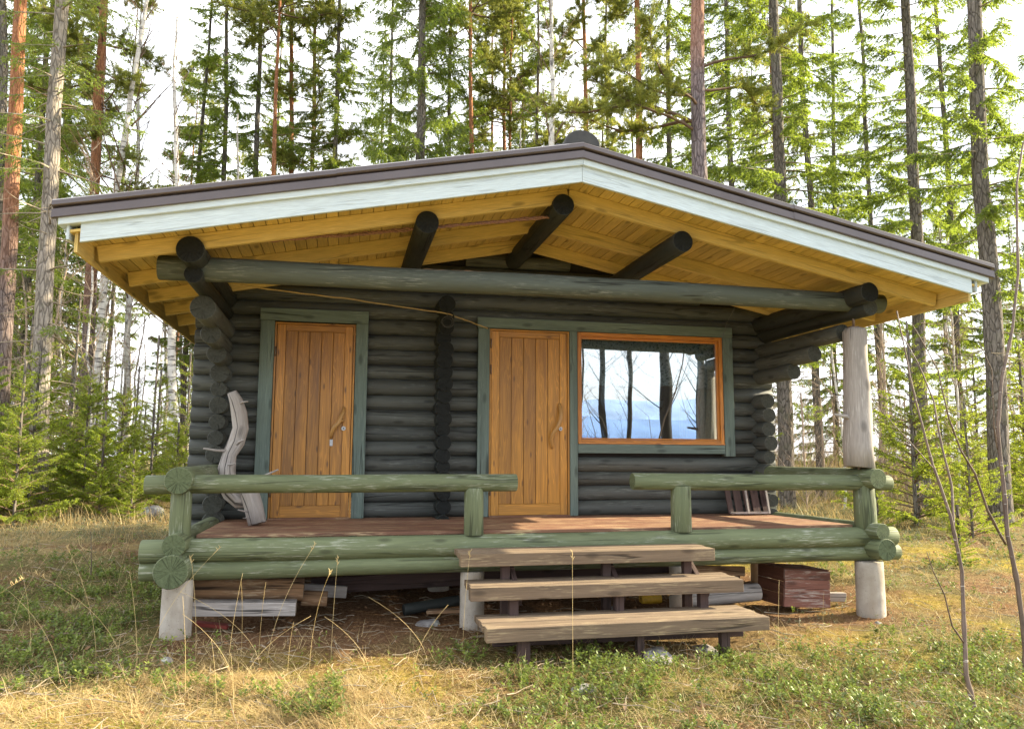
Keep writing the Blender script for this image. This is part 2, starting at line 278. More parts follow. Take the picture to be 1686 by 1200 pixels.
# ------------------------------------------------------------------ mesh helpers
def prop(o, label=None, cat=None, group=None, kind=None):
    if label: o['label'] = label
    if cat: o['category'] = cat
    if group: o['group'] = group
    if kind: o['kind'] = kind
    return o
def empty(name, label, cat, loc=(0, 0, 0), group=None):
    o = bpy.data.objects.new(name, None); o.empty_display_size = .2; COL.objects.link(o); o.location = loc
    return prop(o, label, cat, group)
class MB:
    def __init__(s): s.v = []; s.f = []; s.uv = []; s.mi = []; s.sm = []
    def face(s, idx, uvs, mi=0, sm=False): s.f.append(idx); s.uv.append(uvs); s.mi.append(mi); s.sm.append(sm)
    def box(s, c, ax, ay, az, hx, hy, hz, mi=0, endmi=None):
        """oriented box; grain (u) runs along ax"""
        c = Vector(c); b = len(s.v); endmi = mi if endmi is None else endmi
        P = []
        for i in (-1, 1):
            for j in (-1, 1):
                for k in (-1, 1): P.append(c+ax*hx*i+ay*hy*j+az*hz*k)
        s.v += P
        rr = random.random()*5
        def q(a, b_, c_, d, du, dv, m):
            s.face([b+a, b+b_, b+c_, b+d], [(rr, rr), (rr+du, rr), (rr+du, rr+dv), (rr, rr+dv)], m)
        q(0, 4, 5, 1, 2*hx, 2*hz, mi); q(6, 2, 3, 7, 2*hx, 2*hz, mi)
        q(1, 5, 7, 3, 2*hx, 2*hy, mi); q(2, 6, 4, 0, 2*hx, 2*hy, mi)
        q(0, 1, 3, 2, 2*hz*.3, 2*hy, endmi); q(4, 6, 7, 5, 2*hy*.3, 2*hz, endmi)
    def ab(s, x0, x1, y0, y1, z0, z1, axis=0, mi=0):
        c = ((x0+x1)/2, (y0+y1)/2, (z0+z1)/2); h = ((x1-x0)/2, (y1-y0)/2, (z1-z0)/2)
        E = [Vector((1, 0, 0)), Vector((0, 1, 0)), Vector((0, 0, 1))]
        o = [axis, (axis+1) % 3, (axis+2) % 3]
        s.box(c, E[o[0]], E[o[1]], E[o[2]], h[o[0]], h[o[1]], h[o[2]], mi)
    def board(s, p0, p1, w_, t, up=(0, 0, 1), mi=0, endmi=None):
        p0 = Vector(p0); p1 = Vector(p1); a = (p1-p0); L = a.length; a.normalize(); up = Vector(up)
        sd_ = a.cross(up).normalized(); u2 = sd_.cross(a).normalized()
        s.box((p0+p1)/2, a, sd_, u2, L/2, t/2, w_/2, mi, endmi)
    def log(s, p0, p1, r0, r1=None, n=22, step=.22, wob=.006, bend=.0, e0=True, e1=True, mi=0, emi=1, squash=1.):
        p0 = Vector(p0); p1 = Vector(p1); r1 = r0 if r1 is None else r1
        a = p1-p0; L = a.length; a.normalize()
        ref = Vector((0, 0, 1)) if abs(a.z) < .8 else Vector((1, 0, 0))
        x = a.cross(ref).normalized(); y = x.cross(a).normalized()
        k = max(2, int(L/step)); sd_ = random.random()*100; su = random.random()*20; ph = random.random()*6
        ts = [0, .006/L]+[i/k for i in range(1, k)]+[1-.006/L, 1]
        rings = []
        for t in ts:
            c = p0+a*(L*t); rr = r0+(r1-r0)*t
            if t == 0 or t == 1: rr *= .955
            c = c+y*(bend*math.sin(math.pi*t))
            c += x*(mnoise.noise(Vector((t*L*.8, sd_, 0)))*wob*2)+y*(mnoise.noise(Vector((t*L*.8, sd_+9, 0)))*wob*1.4)
            b = len(s.v); rings.append(b)
            for j in range(n):
                an = 2*math.pi*j/n+.01
                q = 1+wob/.08*.35*mnoise.noise(Vector((math.cos(an)*1.1, math.sin(an)*1.1, t*L*1.2+sd_)))
                s.v.append(c+x*(math.cos(an)*rr*q)+y*(math.sin(an)*rr*q*squash))
        for i in range(len(ts)-1):
            for j in range(n):
                j2 = (j+1) % n; u0, u1 = su+ts[i]*L, su+ts[i+1]*L; v0, v1 = ph+j/n*2*math.pi*r0, ph+(j+1)/n*2*math.pi*r0
                s.face([rings[i]+j, rings[i]+j2, rings[i+1]+j2, rings[i+1]+j], [(u0, v0), (u0, v1), (u1, v1), (u1, v0)], mi, True)
        for en, b, rev in ((e0, rings[0], True), (e1, rings[-1], False)):
            if not en: continue
            idx = [b+j for j in range(n)]; r_ = r0 if rev else r1
            uv = [(math.cos(2*math.pi*j/n)*r_, math.sin(2*math.pi*j/n)*r_) for j in range(n)]
            if rev: idx.reverse(); uv.reverse()
            s.face(idx, uv, emi)
    def tube(s, pts, radii, n=8, mi=0, cap=True, rough=0.):
        pts = [Vector(p) for p in pts]; rings = []; L = 0; prev = None; sd_ = random.random()*50; ls = []
        for i, p in enumerate(pts):
            d = (pts[min(i+1, len(pts)-1)]-pts[max(i-1, 0)]).normalized()
            if prev is None:
                ref = Vector((0, 0, 1)) if abs(d.z) < .8 else Vector((1, 0, 0)); x = d.cross(ref).normalized()
            else: x = (prev-d*prev.dot(d)).normalized()
            prev = x; y = d.cross(x); b = len(s.v); rings.append(b)
            if i: L += (p-pts[i-1]).length
            ls.append(L)
            for j in range(n):
                an = 2*math.pi*j/n; q = 1+(rough*mnoise.noise(Vector((math.cos(an)*1.3, math.sin(an)*1.3, L*4+sd_))) if rough else 0)
                s.v.append(p+(x*math.cos(an)+y*math.sin(an))*radii[i]*q)
        for i in range(len(pts)-1):
            for j in range(n):
                j2 = (j+1) % n
                s.face([rings[i]+j, rings[i]+j2, rings[i+1]+j2, rings[i+1]+j], [(ls[i], j*.02), (ls[i], (j+1)*.02), (ls[i+1], (j+1)*.02), (ls[i+1], j*.02)], mi, True)
        if cap:
            s.face([rings[0]+j for j in range(n)][::-1], [(math.cos(j)*radii[0], math.sin(j)*radii[0]) for j in range(n)], mi)
            s.face([rings[-1]+j for j in range(n)], [(math.cos(6.283*j/n)*radii[-1], math.sin(6.283*j/n)*radii[-1]) for j in range(n)], mi)
    def build(s, name, mats, parent=None, bevel=0, **kw):
        me = bpy.data.meshes.new(name)
        me.from_pydata([tuple(v) for v in s.v], [], s.f)
        ul = me.uv_layers.new(name='UVMap'); flat = [c for f in s.uv for c in f]
        ul.data.foreach_set('uv', [c for p in flat for c in p])
        me.polygons.foreach_set('material_index', s.mi); me.polygons.foreach_set('use_smooth', s.sm)
        if not isinstance(mats, (list, tuple)): mats = [mats]
        for m in mats: me.materials.append(M[m] if isinstance(m, str) else m)
        me.update()
        o = bpy.data.objects.new(name, me); COL.objects.link(o)
        if parent: o.parent = parent; o.matrix_parent_inverse = Matrix.Translation(-parent.location)
        if bevel:
            b = o.modifiers.new('bevel', 'BEVEL'); b.width = bevel; b.segments = 2; b.limit_method = 'ANGLE'; b.angle_limit = R_(50)
        return prop(o, **kw)
def npmesh(name, V, F, mat, rnd=None, parent=None, smooth=False, **kw):
    me = bpy.data.meshes.new(name); V = np.asarray(V, np.float32); F = np.asarray(F, np.int32); k = F.shape[1]
    me.vertices.add(len(V)); me.vertices.foreach_set('co', V.ravel())
    me.loops.add(F.size); me.loops.foreach_set('vertex_index', F.ravel())
    me.polygons.add(len(F)); me.polygons.foreach_set('loop_start', np.arange(0, F.size, k, dtype=np.int32))
    if smooth: me.polygons.foreach_set('use_smooth', np.ones(len(F), bool))
    if rnd is not None:
        a = me.attributes.new('rnd', 'FLOAT', 'FACE'); a.data.foreach_set('value', np.asarray(rnd, np.float32))
    me.materials.append(M[mat] if isinstance(mat, str) else mat); me.update(calc_edges=True)
    o = bpy.data.objects.new(name, me); COL.objects.link(o)
    if parent: o.parent = parent
    return prop(o, **kw)

# value noise on numpy arrays
def vn(x, y, seed=0):
    x = np.asarray(x, float); y = np.asarray(y, float)
    xi = np.floor(x).astype(np.int64); yi = np.floor(y).astype(np.int64); fx = x-xi; fy = y-yi
    fx = fx*fx*(3-2*fx); fy = fy*fy*(3-2*fy)
    def h(a, b):
        n_ = (a*374761393+b*668265263+seed*974634777) & 0xffffffff
        n_ = ((n_ ^ (n_ >> 13))*1274126177) & 0xffffffff
        return ((n_ ^ (n_ >> 16)) & 0xffff)/65535.
    return (h(xi, yi)*(1-fx)+h(xi+1, yi)*fx)*(1-fy)+(h(xi, yi+1)*(1-fx)+h(xi+1, yi+1)*fx)*fy
def fbm(x, y, seed=0, o=4):
    s_ = 0; a = .5; t = 0
    for i in range(o): s_ = s_+a*vn(x, y, seed+i*17); t += a; a *= .5; x = x*2.03+5.1; y = y*2.03+1.7
    return s_/t
def gz(x, y):
    x = np.asarray(x, float); y = np.asarray(y, float); t = y+1.6
    f = np.where(t < 0, .07*np.maximum(t, -3.6), .033*np.minimum(t, 17))
    f = f-np.clip(-12-y, 0, 30)*.09
    z = -.775+f-.011*np.clip(x, -12, 8)
    near = np.clip((np.hypot(x+1.5, y+8)-1)/4, 0, 1)
    z = z+near*((fbm(x*.45, y*.45, 3)-.5)*.16+(fbm(x*2.2, y*2.2, 9, 3)-.5)*.075)+(fbm(x*7, y*7, 21, 2)-.5)*.025
    und = np.clip(1-np.maximum(np.abs(x-.25)-2.7, 0)/.6, 0, 1)*np.clip((y+2.0)/.5, 0, 1)*np.clip((6-y), 0, 1)
    return z-und*.05
def gzf(x, y): return float(gz(np.array([x]), np.array([y]))[0])

random.seed(11)
# ================================================================== LOG CABIN
cab = empty('log_cabin', 'dark green log cabin with gable roof, two pine doors and green log porch', 'cabin', (.3, 0, -.8))
RZ, RXC, SL = 2.93, .330, .2016                # soffit height at the ridge, ridge x, roof slope
def roofz(x, top=RZ): return top-SL*abs(x-RXC)
# ---- front wall: courses of horizontal logs
wall = MB(); PITCH = .158; ZC = [.075+PITCH*i for i in range(18)]
XL, XRR = -2.985, 3.36
def segs(z):
    if z < .70: return [(XL, -2.225), (-1.395, -.02), (.905, XRR)]
    if z < 2.0: return [(XL, -2.225), (-1.395, -.02), (2.72, XRR)]
    if z < 2.08: return [(XL, XRR)]
    return [(XL, XRR)]
for i, z in enumerate(ZC):
    if z > 2.3:
        lim = (RZ-z-.05)/SL
        if lim < .3: continue
        wall.log((max(RXC-lim, XL), .09, z), (min(RXC+lim, XRR), .09, z), .086, .08, wob=.005)
        continue
    for a, b in segs(z):
        r = .083+random.uniform(-.006, .007)
        wall.log((a, .09+random.uniform(-.004, .004), z), (b, .09, z+random.uniform(-.004, .004)), r, r*random.uniform(.93, 1.04), wob=.009)
for i, z in enumerate([ZC[0]-PITCH]): wall.log((XL, .09, z), (XRR, .09, z), .085)
wall.build('wall', ['wall', 'wall_end'], cab)
core = MB()  # added core behind the logs, keeps light from passing the seams
for a, b, z0, z1 in ((-2.62, -2.225, -.1, 2.25), (-1.395, -.02, -.1, 2.25), (-2.225, -1.395, 2.0, 2.25), (-.02, .9, 2.0, 2.25), (.905, 3.1, -.1, .76), (.9, 2.73, 2.0, 2.25), (2.725, 3.1, .76, 2.25)):
    core.ab(a, b, .07, .11, z0, z1)
gv = [Vector((-2.6, .09, 2.25)), Vector((3.1, .09, 2.25)), Vector((3.1, .09, roofz(3.1)-.005)), Vector((RXC, .09, RZ-.005)), Vector((-2.6, .09, roofz(-2.6)-.005))]
b0 = len(core.v); core.v += gv; core.face([b0+i for i in range(5)], [(0, 0)]*5)
core.build('light_block_core', 'black', cab)
# ---- side walls: logs running back from the porch; the upper ones step out under the beam as corbels
def side(xb, ends, upper, rs, name):
    mb = MB(); 
    for i, (z, ye, r) in enumerate(ends):
        xe = xb(ye)
        mb.log((xe, ye, z), (xb(0), 4.4, z), r, .08, wob=.004, n=20, step=.3, bend=0)
    return mb.build(name, ['wall', 'wall_end'], cab)
lx = lambda y: -2.705
rx = lambda y: 3.165-.085*y
random.seed(5)
Lz = [(-.07, -.2, .075)]+[(.0+PITCH*i, -.16-random.uniform(0, .07), random.uniform(.07, .093)) for i in range(0, 10)]
Lz = [e for e in Lz if e[0] < 1.45]+[(1.578, -.431, .088), (1.703, -.818, .088), (1.865, -1.246, .105)]
Rz = [(-.07, -.2, .075)]+[(.0+PITCH*i, -.17-random.uniform(0, .05), random.uniform(.07, .086)) for i in range(0, 10)]
Rz = [e for e in Rz if e[0] < 1.42]+[(1.55, -.66, .084), (1.70, -1.0, .084), (1.855, -1.43, .084)]
side(lx, Lz, None, None, 'side_wall'); side(rx, Rz, None, None, 'side_wall')
# top short members under/over the tie beam and the eave purlins
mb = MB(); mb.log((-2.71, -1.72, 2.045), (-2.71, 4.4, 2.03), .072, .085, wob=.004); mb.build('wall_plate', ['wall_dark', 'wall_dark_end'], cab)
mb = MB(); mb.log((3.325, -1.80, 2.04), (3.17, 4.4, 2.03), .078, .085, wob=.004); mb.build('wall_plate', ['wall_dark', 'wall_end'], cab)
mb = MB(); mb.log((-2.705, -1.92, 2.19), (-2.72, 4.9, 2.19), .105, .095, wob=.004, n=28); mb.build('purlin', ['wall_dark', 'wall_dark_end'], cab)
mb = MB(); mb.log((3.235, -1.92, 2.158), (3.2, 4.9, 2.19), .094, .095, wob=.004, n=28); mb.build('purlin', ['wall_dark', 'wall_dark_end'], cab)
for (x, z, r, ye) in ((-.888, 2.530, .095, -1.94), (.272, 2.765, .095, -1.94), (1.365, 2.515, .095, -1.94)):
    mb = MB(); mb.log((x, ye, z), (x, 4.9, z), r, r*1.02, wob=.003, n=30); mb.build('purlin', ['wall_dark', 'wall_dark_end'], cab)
# ---- partition wall: its log ends stand out of the front wall
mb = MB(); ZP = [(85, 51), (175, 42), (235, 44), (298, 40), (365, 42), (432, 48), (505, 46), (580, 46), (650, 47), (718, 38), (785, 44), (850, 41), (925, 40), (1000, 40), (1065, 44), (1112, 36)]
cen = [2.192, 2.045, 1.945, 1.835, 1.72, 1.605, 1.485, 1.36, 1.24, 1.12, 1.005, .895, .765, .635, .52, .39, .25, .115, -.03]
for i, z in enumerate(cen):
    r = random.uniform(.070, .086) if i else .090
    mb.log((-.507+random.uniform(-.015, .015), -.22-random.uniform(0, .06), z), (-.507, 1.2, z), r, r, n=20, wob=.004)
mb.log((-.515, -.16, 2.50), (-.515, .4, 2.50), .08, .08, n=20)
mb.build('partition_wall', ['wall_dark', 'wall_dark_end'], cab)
# ---- rear wall (closes the house)
mb = MB()
for i, z in enumerate(ZC):
    if z < 2.3: mb.log((XL, 4.3, z), (3.4, 4.3, z), .084, .084, step=1)
    else:
        lim = (RZ-z-.05)/SL
        if lim > .3: mb.log((max(RXC-lim, XL), 4.3, z), (min(RXC+lim, XRR), 4.3, z), .084, .084, step=1)
mb.build('rear_wall', ['wall', 'wall_end'], cab)
# ---- tie beam across the porch
mb = MB(); mb.log((-2.995, -1.574, 2.112), (3.62, -1.574, 2.132), .100, .092, n=32, step=.15, wob=.007, bend=.012)
mb.build('tie_beam', ['beam', 'wall_end'], cab)
# ---- roof: soffit boards, rafters, sheet, verge boards
Y0, Y1 = -2.27, 5.0
so_ = MB()
for sgn, xe in ((-1, -3.42), (1, 4.06)):
    x = RXC
    while abs(x-RXC) < abs(xe-RXC)-.03:
        wd = .094*math.cos(math.atan(SL)); xn = x+sgn*wd
        xm = (x+xn)/2; zm = roofz(xm)+.011; ax = Vector((0, 1, 0)); ay = Vector((1, 0, -SL*sgn)).normalized(); az = Vector((SL*sgn, 0, 1)).normalized()
        so_.box((xm, (Y0+Y1)/2, zm), ax, ay, az, (Y1-Y0)/2, .0445, .010)
        x = xn
so_.build('soffit', 'soffit', cab, bevel=.0025)
ra_y = [-1.86, -1.0, -.28, .42, 1.08, 1.75]
for y in ra_y:
    for sgn, xe in ((-1, -3.36), (1, 3.98)):
        mb = MB(); dz = -.062
        p0 = (RXC+.001*sgn, y, RZ+dz-.001); p1 = (xe, y, roofz(xe)+dz-.001)
        mb.board(p0, p1, .12, .048); mb.build('rafter', 'rafter', cab, bevel=.003)
# eave boards (run along the eaves)
for xe, sg in ((-3.40, -1), (4.02, 1)):
    mb = MB(); mb.board((xe, Y0+.03, roofz(xe)-.055), (xe, Y1, roofz(xe)-.055), .17, .022); mb.build('eave_board', 'rafter', cab, bevel=.002)
    mb = MB(); mb.board((xe+sg*.045, Y0-.01, roofz(xe)-.0), (xe+sg*.045, Y1, roofz(xe)-.0), .12, .02); mb.build('eave_board', 'white', cab, bevel=.002)
# roof sheet with trapezoid ribs
mb = MB(); TOP = 3.155
for sgn, xe in ((-1, -3.54), (1, 4.217)):
    y = Y0-.02
    while y < Y1+.1:
        for (ya, yb, ha, hb) in ((0, .12, 0, 0), (.12, .14, 0, .02), (.14, .18, .02, .02), (.18, .20, .02, 0)):
            b = len(mb.v); 
            for (xx, yy, hh) in ((RXC, y+ya, ha), (xe, y+ya, ha), (xe, y+yb, hb), (RXC, y+yb, hb)):
                mb.v.append(Vector((xx, yy, TOP-.012+hh-SL*abs(xx-RXC))))
            mb.face([b, b+1, b+2, b+3], [(0, 0)]*4)
        y += .20
mb.build('roof', 'metal', cab)
# underlay filling roof thickness
mb = MB()
for sgn, xe in ((-1, -3.42), (1, 4.06)):
    p0 = (RXC, 0, RZ+.115); xm = xe; mb.box(((RXC+xe)/2, (Y0+Y1)/2+.02, (RZ+roofz(xe))/2+.12), Vector((0, 1, 0)), Vector((1, 0, -SL*sgn)).normalized(), Vector((SL*sgn, 0, 1)).normalized(), (Y1-Y0)/2-.02, abs(xe-RXC)/2/math.cos(math.atan(SL))-.002, .09)
mb.build('roof_underlay', 'black', cab)
def verge(prof, xl, xr, zr, name, mt, uvw=True, seams=()):
    """profile (y, dz) swept up the left slope and down the right one, mitred at the ridge"""
    mb = MB(); n = len(prof); xs = []
    for a, b in ((xl, RXC), (RXC, xr)):
        xs.append((a+(.0015 if a == RXC and mt == 'white' else 0), b-(.0015 if b == RXC and mt == 'white' else 0)))
    for a, b in xs:
        base = len(mb.v); k = 10
        for i in range(k+1):
            x = a+(b-a)*i/k
            for (y, dz) in prof: mb.v.append(Vector((x, y+.0015*mnoise.noise(Vector((x*1.3, dz, 3))), zr+dz-SL*abs(x-RXC)+.0025*mnoise.noise(Vector((x*.8, 5, 0))))))
        sv = 0; ru = random.random()*9
        for j in range(n-1):
            d = math.hypot(prof[j+1][0]-prof[j][0], prof[j+1][1]-prof[j][1])
            for i in range(k):
                u0 = abs(b-a)*i/k+ru; u1 = abs(b-a)*(i+1)/k+ru
                mb.face([base+i*n+j, base+i*n+j+1, base+(i+1)*n+j+1, base+(i+1)*n+j], [(u0, sv), (u0, sv+d), (u1, sv+d), (u1, sv)])
            sv += d
        mb.face([base+j for j in range(n)], [(p[0], p[1]) for p in prof]); mb.face([base+k*n+j for j in range(n)][::-1], [(p[0], p[1]) for p in prof][::-1])
    return mb.build(name, mt, cab)
mprof = [(-2.14, .012), (-2.305, .012), (-2.325, .008), (-2.342, -.004), (-2.345, -.036), (-2.338, -.043), (-2.300, -.047), (-2.300, -.060), (-2.333, -.064), (-2.336, -.122), (-2.328, -.126), (-2.30, -.126)]
verge(mprof, -3.54, 4.217, 3.157, 'verge_flashing', 'metal')
# lapped joints of the flashing
mp2 = [(y-.003, z+.003) for y, z in mprof[:-2]]
for xa, xb in ((-1.62, RXC), (2.21, 4.212)):
    mb = MB(); n = len(mp2); base = 0; k = 8
    for i in range(k+1):
        x = xa+(xb-xa)*i/k
        for (y, dz) in mp2: mb.v.append(Vector((x, y, 3.157+dz-SL*abs(x-RXC))))
    for j in range(n-1):
        for i in range(k): mb.face([i*n+j, i*n+j+1, (i+1)*n+j+1, (i+1)*n+j], [(0, 0)]*4)
    mb.build('verge_flashing', 'metal', cab)
mid = [(-2.20, -.128), (-2.313, -.128), (-2.313, -.178), (-2.308, -.182), (-2.20, -.182)]
verge(mid, -3.50, 4.17, 3.163, 'fascia_board', 'white')
low = [(-2.20, -.184), (-2.286, -.184), (-2.286, -.318), (-2.283, -.321), (-2.262, -.321), (-2.262, -.19)]
verge(low, -3.362, 4.01, 3.168, 'fascia_board', 'white')
# half-round ridge cap with its flanged end
mb = MB(); yc = -2.24; zc = 3.178; Rr = .150; n = 16; ys = [yc, yc+.015, yc+.03]+[yc+.3*i for i in range(1, 24)]
for iy, y in enumerate(ys):
    s_ = (1.0, 1.06, 1.0)[iy] if iy < 3 else (1.0 if (iy % 3) else 1.05)
    for j in range(n+1):
        a = math.pi*j/n; mb.v.append(Vector((RXC+.02-math.cos(a)*Rr*s_, y, zc+math.sin(a)*Rr*s_*.86)))
for i in range(len(ys)-1):
    for j in range(n):
        b = i*(n+1)+j; mb.face([b, b+1, b+n+2, b+n+1], [(0, 0)]*4, 0, True)
mb.face(list(range(n+1))[::-1], [(0, 0)]*(n+1))
for sg in (-1, 1):
    mb.board((RXC+.02+sg*.175, yc-.01, zc-.012), (RXC+.02+sg*.175, 4.8, zc-.012), .012, .10)
mb.build('ridge_cap', 'cap', cab)
# ---- porch floor
mb = MB(); y = -1.50
while y < -.02:
    x = -2.62; 
    mb.ab(x, 3.24, y, y+.093, -.028, random.uniform(-.001, .001)); y += .098
mb.build('porch_floor', 'deck', cab, bevel=.003)
mb = MB()
for x in (-2.2, -1.4, -.42, .5, 1.45, 2.4, 3.0): mb.ab(x-.025, x+.025, -1.48, 0, -.17, -.03, 1)
mb.build('floor_joists', 'step_dark', cab)
# ---- porch base logs, railings and posts
def one(name, p0, p1, r0, r1=None, **kw):
    mb = MB(); mb.log(p0, p1, r0, r1, n=28, step=.16, **kw); return mb.build(name, ['rail', 'rail_end'], cab)
YF = -1.574
one('base_log', (-3.0, YF, -.117), (3.62, YF, -.105), .092, .09, wob=.006)
one('base_log', (-3.0, YF+.02, -.262), (3.66, YF+.02, -.248), .080, .075, wob=.006)
one('base_log', (-2.725, -1.80, -.052), (-2.70, .1, -.03), .086, .08)
one('base_log', (-2.735, -1.82, -.24), (-2.70, 4.4, -.20), .125, .10)
one('base_log', (3.352, -1.78, -.045), (3.2, .1, -.04), .075, .075)
one('base_log', (3.37, -1.80, -.205), (3.2, 4.4, -.2), .098, .09)
one('handrail', (-2.996, YF, .393), (-.052, YF, .405), .073, .073, wob=.005)
one('handrail', (1.0, YF, .413), (3.60, YF, .392), .074, .072, wob=.005)
one('handrail', (-2.735, -1.73, .43), (-2.70, .0, .44), .103, .10)
one('handrail', (3.345, -1.76, .436), (3.17, .0, .45), .093, .085)
for (x, r, z0, z1) in ((-2.731, .080, -.03, .36), (-.418, .083, -.03, .36), (1.457, .092, -.03, .37), (3.327, .100, -.03, .37)):
    one('railing_post', (x, YF, z0), (x, YF, z1), r, r*.97, e0=False, e1=False, wob=.003)
for (x, r, z0, y) in ((-2.722, .114, -.95, YF), (-.417, .102, -.95, -1.53), (1.46, .102, -.95, -1.53), (3.338, .128, -1.0, YF), (-2.7, .11, -.9, 0.1), (3.18, .11, -.9, .1), (-.5, .11, -.9, .1), (1.5, .11, -.9, .1)):
    mb = MB(); mb.log((x, y, z0), (x, y, -.33 if y < -1 else -.2), r*1.02, r*.98, n=30, step=.1, wob=.002); mb.build('foundation_pier', 'concrete', cab)
# weathered trunk standing on the corner rail under the beam
random.seed(3)
gp = MB(); pts = [(3.285, YF, .548), (3.287, YF, .75), (3.292, YF, 1.0), (3.298, YF, 1.3), (3.305, YF, 1.6), (3.311, YF, 1.84), (3.313, YF, 1.872)]
gp.tube(pts, [.140, .138, .126, .121, .113, .107, .09], n=26, rough=.16)
for v in gp.v[:26]: v.z += .10*(-(v.x-3.285))-.01                     # slanting saw cut at the foot
o = gp.build('porch_post', 'greywood', cab, label='silver grey weathered trunk with a slanting cut foot')
s_ = MB(); s_.tube([(3.22, YF, .98), (3.15, YF-.03, 1.02), (3.03, YF-.02, 1.035)], [.022, .018, .012], n=8, rough=.3); s_.build('branch_stub', 'greywood', o); s_ = MB(); s_.tube([(3.42, YF-.03, .9), (3.45, YF-.05, .91)], [.012, .008], n=6); s_.build('branch_stub', 'greywood', o)
s_ = MB(); s_.tube([(3.29, YF, .49), (3.29, YF, .62)], [.014, .014], n=8); s_.build('steel_pin', 'hinge', o); s_ = MB(); s_.tube([(3.30, YF, 1.86), (3.30, YF, 2.06)], [.012, .012], n=8); s_.ab(3.25, 3.34, YF-.03, YF+.03, 1.878, 1.892); s_.build('steel_pin', 'hinge', o)

# ---- doors
def door(x0, x1, z1, mt, latch, seed):
    random.seed(seed); W_ = x1-x0
    fr = MB(); t = .03
    fr.ab(x0-.002, x0+t*.55, -.026, .10, 0, z1, 2); fr.ab(x1-t*.55, x1+.002, -.026, .10, 0, z1, 2); fr.ab(x0+t*.55, x1-t*.55, -.026, .10, z1-t*.5, z1, 0)
    fr.build('door_frame', mt, cab, bevel=.002)
    a, b = x0+.021, x1-.021; top = z1-.019; bot = .014
    leaf = MB()
    leaf.ab(a+.004, b-.004, .004, .030, bot+.004, top-.004, 2, 1)
    st = .085; tr_, br_ = .065, .115
    leaf.ab(a, a+st, -.014, .003, bot, top, 2); leaf.ab(b-st*.95, b, -.014, .003, bot, top, 2)
    leaf.ab(a+st+.001, b-st*.95-.001, -.014, .003, top-tr_, top, 0); leaf.ab(a+st+.001, b-st*.95-.001, -.014, .003, bot, bot+br_, 0)
    n = 5; xw = (b-a-st*1.95)/n
    for i in range(n):
        xa = a+st+xw*i+.0022; leaf.ab(xa, xa+xw-.0044, -.009, .003, bot+br_+.002, top-tr_-.002, 2)
    leaf = leaf.build('door', [mt, 'doorgap'], cab, bevel=.0035)
    ok = MB()
    for hz in ((.22, 1.50, 1.78) if latch else (.22, 1.62)):
        ok.tube([(x0+.012, -.034, hz), (x0+.012, -.034, hz+.10)], [.008, .008], n=8)
    ok.build('hinge', 'hinge', leaf)
    return leaf
d1 = door(-2.2125, -1.4157, 1.972, 'door_old', False, 21); d2 = door(0.002, .884, 1.990, 'door', True, 22)
def cyl_y(x, y0, y1, z, r, mt, name, par, n=20):
    mb = MB(); mb.tube([(x, y0, z), (x, y1, z)], [r*.9, r], n=n); return mb.build(name, mt, par)
cyl_y(-1.508, -.028, -.01, .903, .023, 'steel', 'lock', d1); cyl_y(-1.508, -.031, -.027, .903, .007, 'black', 'keyhole', d1)
cyl_y(.786, -.028, -.01, .927, .023, 'steel', 'lock', d2); cyl_y(.786, -.031, -.027, .927, .007, 'black', 'keyhole', d2)
M['handlewood'] = varnish_pine('carved_branch_handle', (.50, .27, .08), (.2, .09, .03), .5)
mb = MB(); mb.tube([(-1.508, -.018, 1.115), (-1.515, -.035, 1.06), (-1.545, -.06, 1.0), (-1.565, -.07, .95), (-1.61, -.06, .90), (-1.625, -.04, .845), (-1.628, -.018, .80)], [.016, .022, .022, .025, .023, .019, .013], n=10, rough=.25)
mb.tube([(-1.555, -.065, .985), (-1.525, -.06, .975), (-1.50, -.055, .99)], [.014, .013, .010], n=8, rough=.2)
mb.build('door_handle', 'handlewood', d1)
mb = MB(); mb.ab(-1.64, -1.61, -.022, -.012, .725, .79, 2); mb.build('handle_plate', 'steel', d1)
mb = MB(); mb.tube([(.775, -.018, 1.20), (.778, -.03, 1.17), (.780, -.06, 1.10), (.770, -.075, 1.02), (.735, -.075, .935), (.690, -.065, .87), (.676, -.045, .82), (.686, -.03, .76), (.690, -.016, .715)], [.016, .022, .023, .023, .023, .022, .020, .018, .013], n=10, rough=.2)
mb.build('door_handle', 'handlewood', d2)
# thresholds
for a_, b_ in ((-2.21, -1.42), (.0, .885)):
    mb = MB(); mb.ab(a_, b_, -.05, .06, -.002, .013); mb.build('threshold', 'deck', cab)
# ---- trim boards
def trim(name, lst):
    for (x0, x1, z0, z1, ax) in lst:
        mb = MB(); mb.ab(x0, x1, -.040, -.006, z0, z1, ax); mb.build(name, 'trim', cab, bevel=.004)
trim('door_trim', [(-2.355, -2.218, .002, 1.983, 2), (-1.409, -1.285, .002, 1.983, 2), (-2.362, -1.285, 1.985, 2.113, 0), (-.128, -.004, .002, 1.996, 2), (.889, .976, .002, 1.996, 2)])
trim('window_trim', [(-.134, 2.840, 1.998, 2.112, 0), (2.714, 2.838, .640, 1.996, 2), (.979, 2.711, .668, .768, 0)])
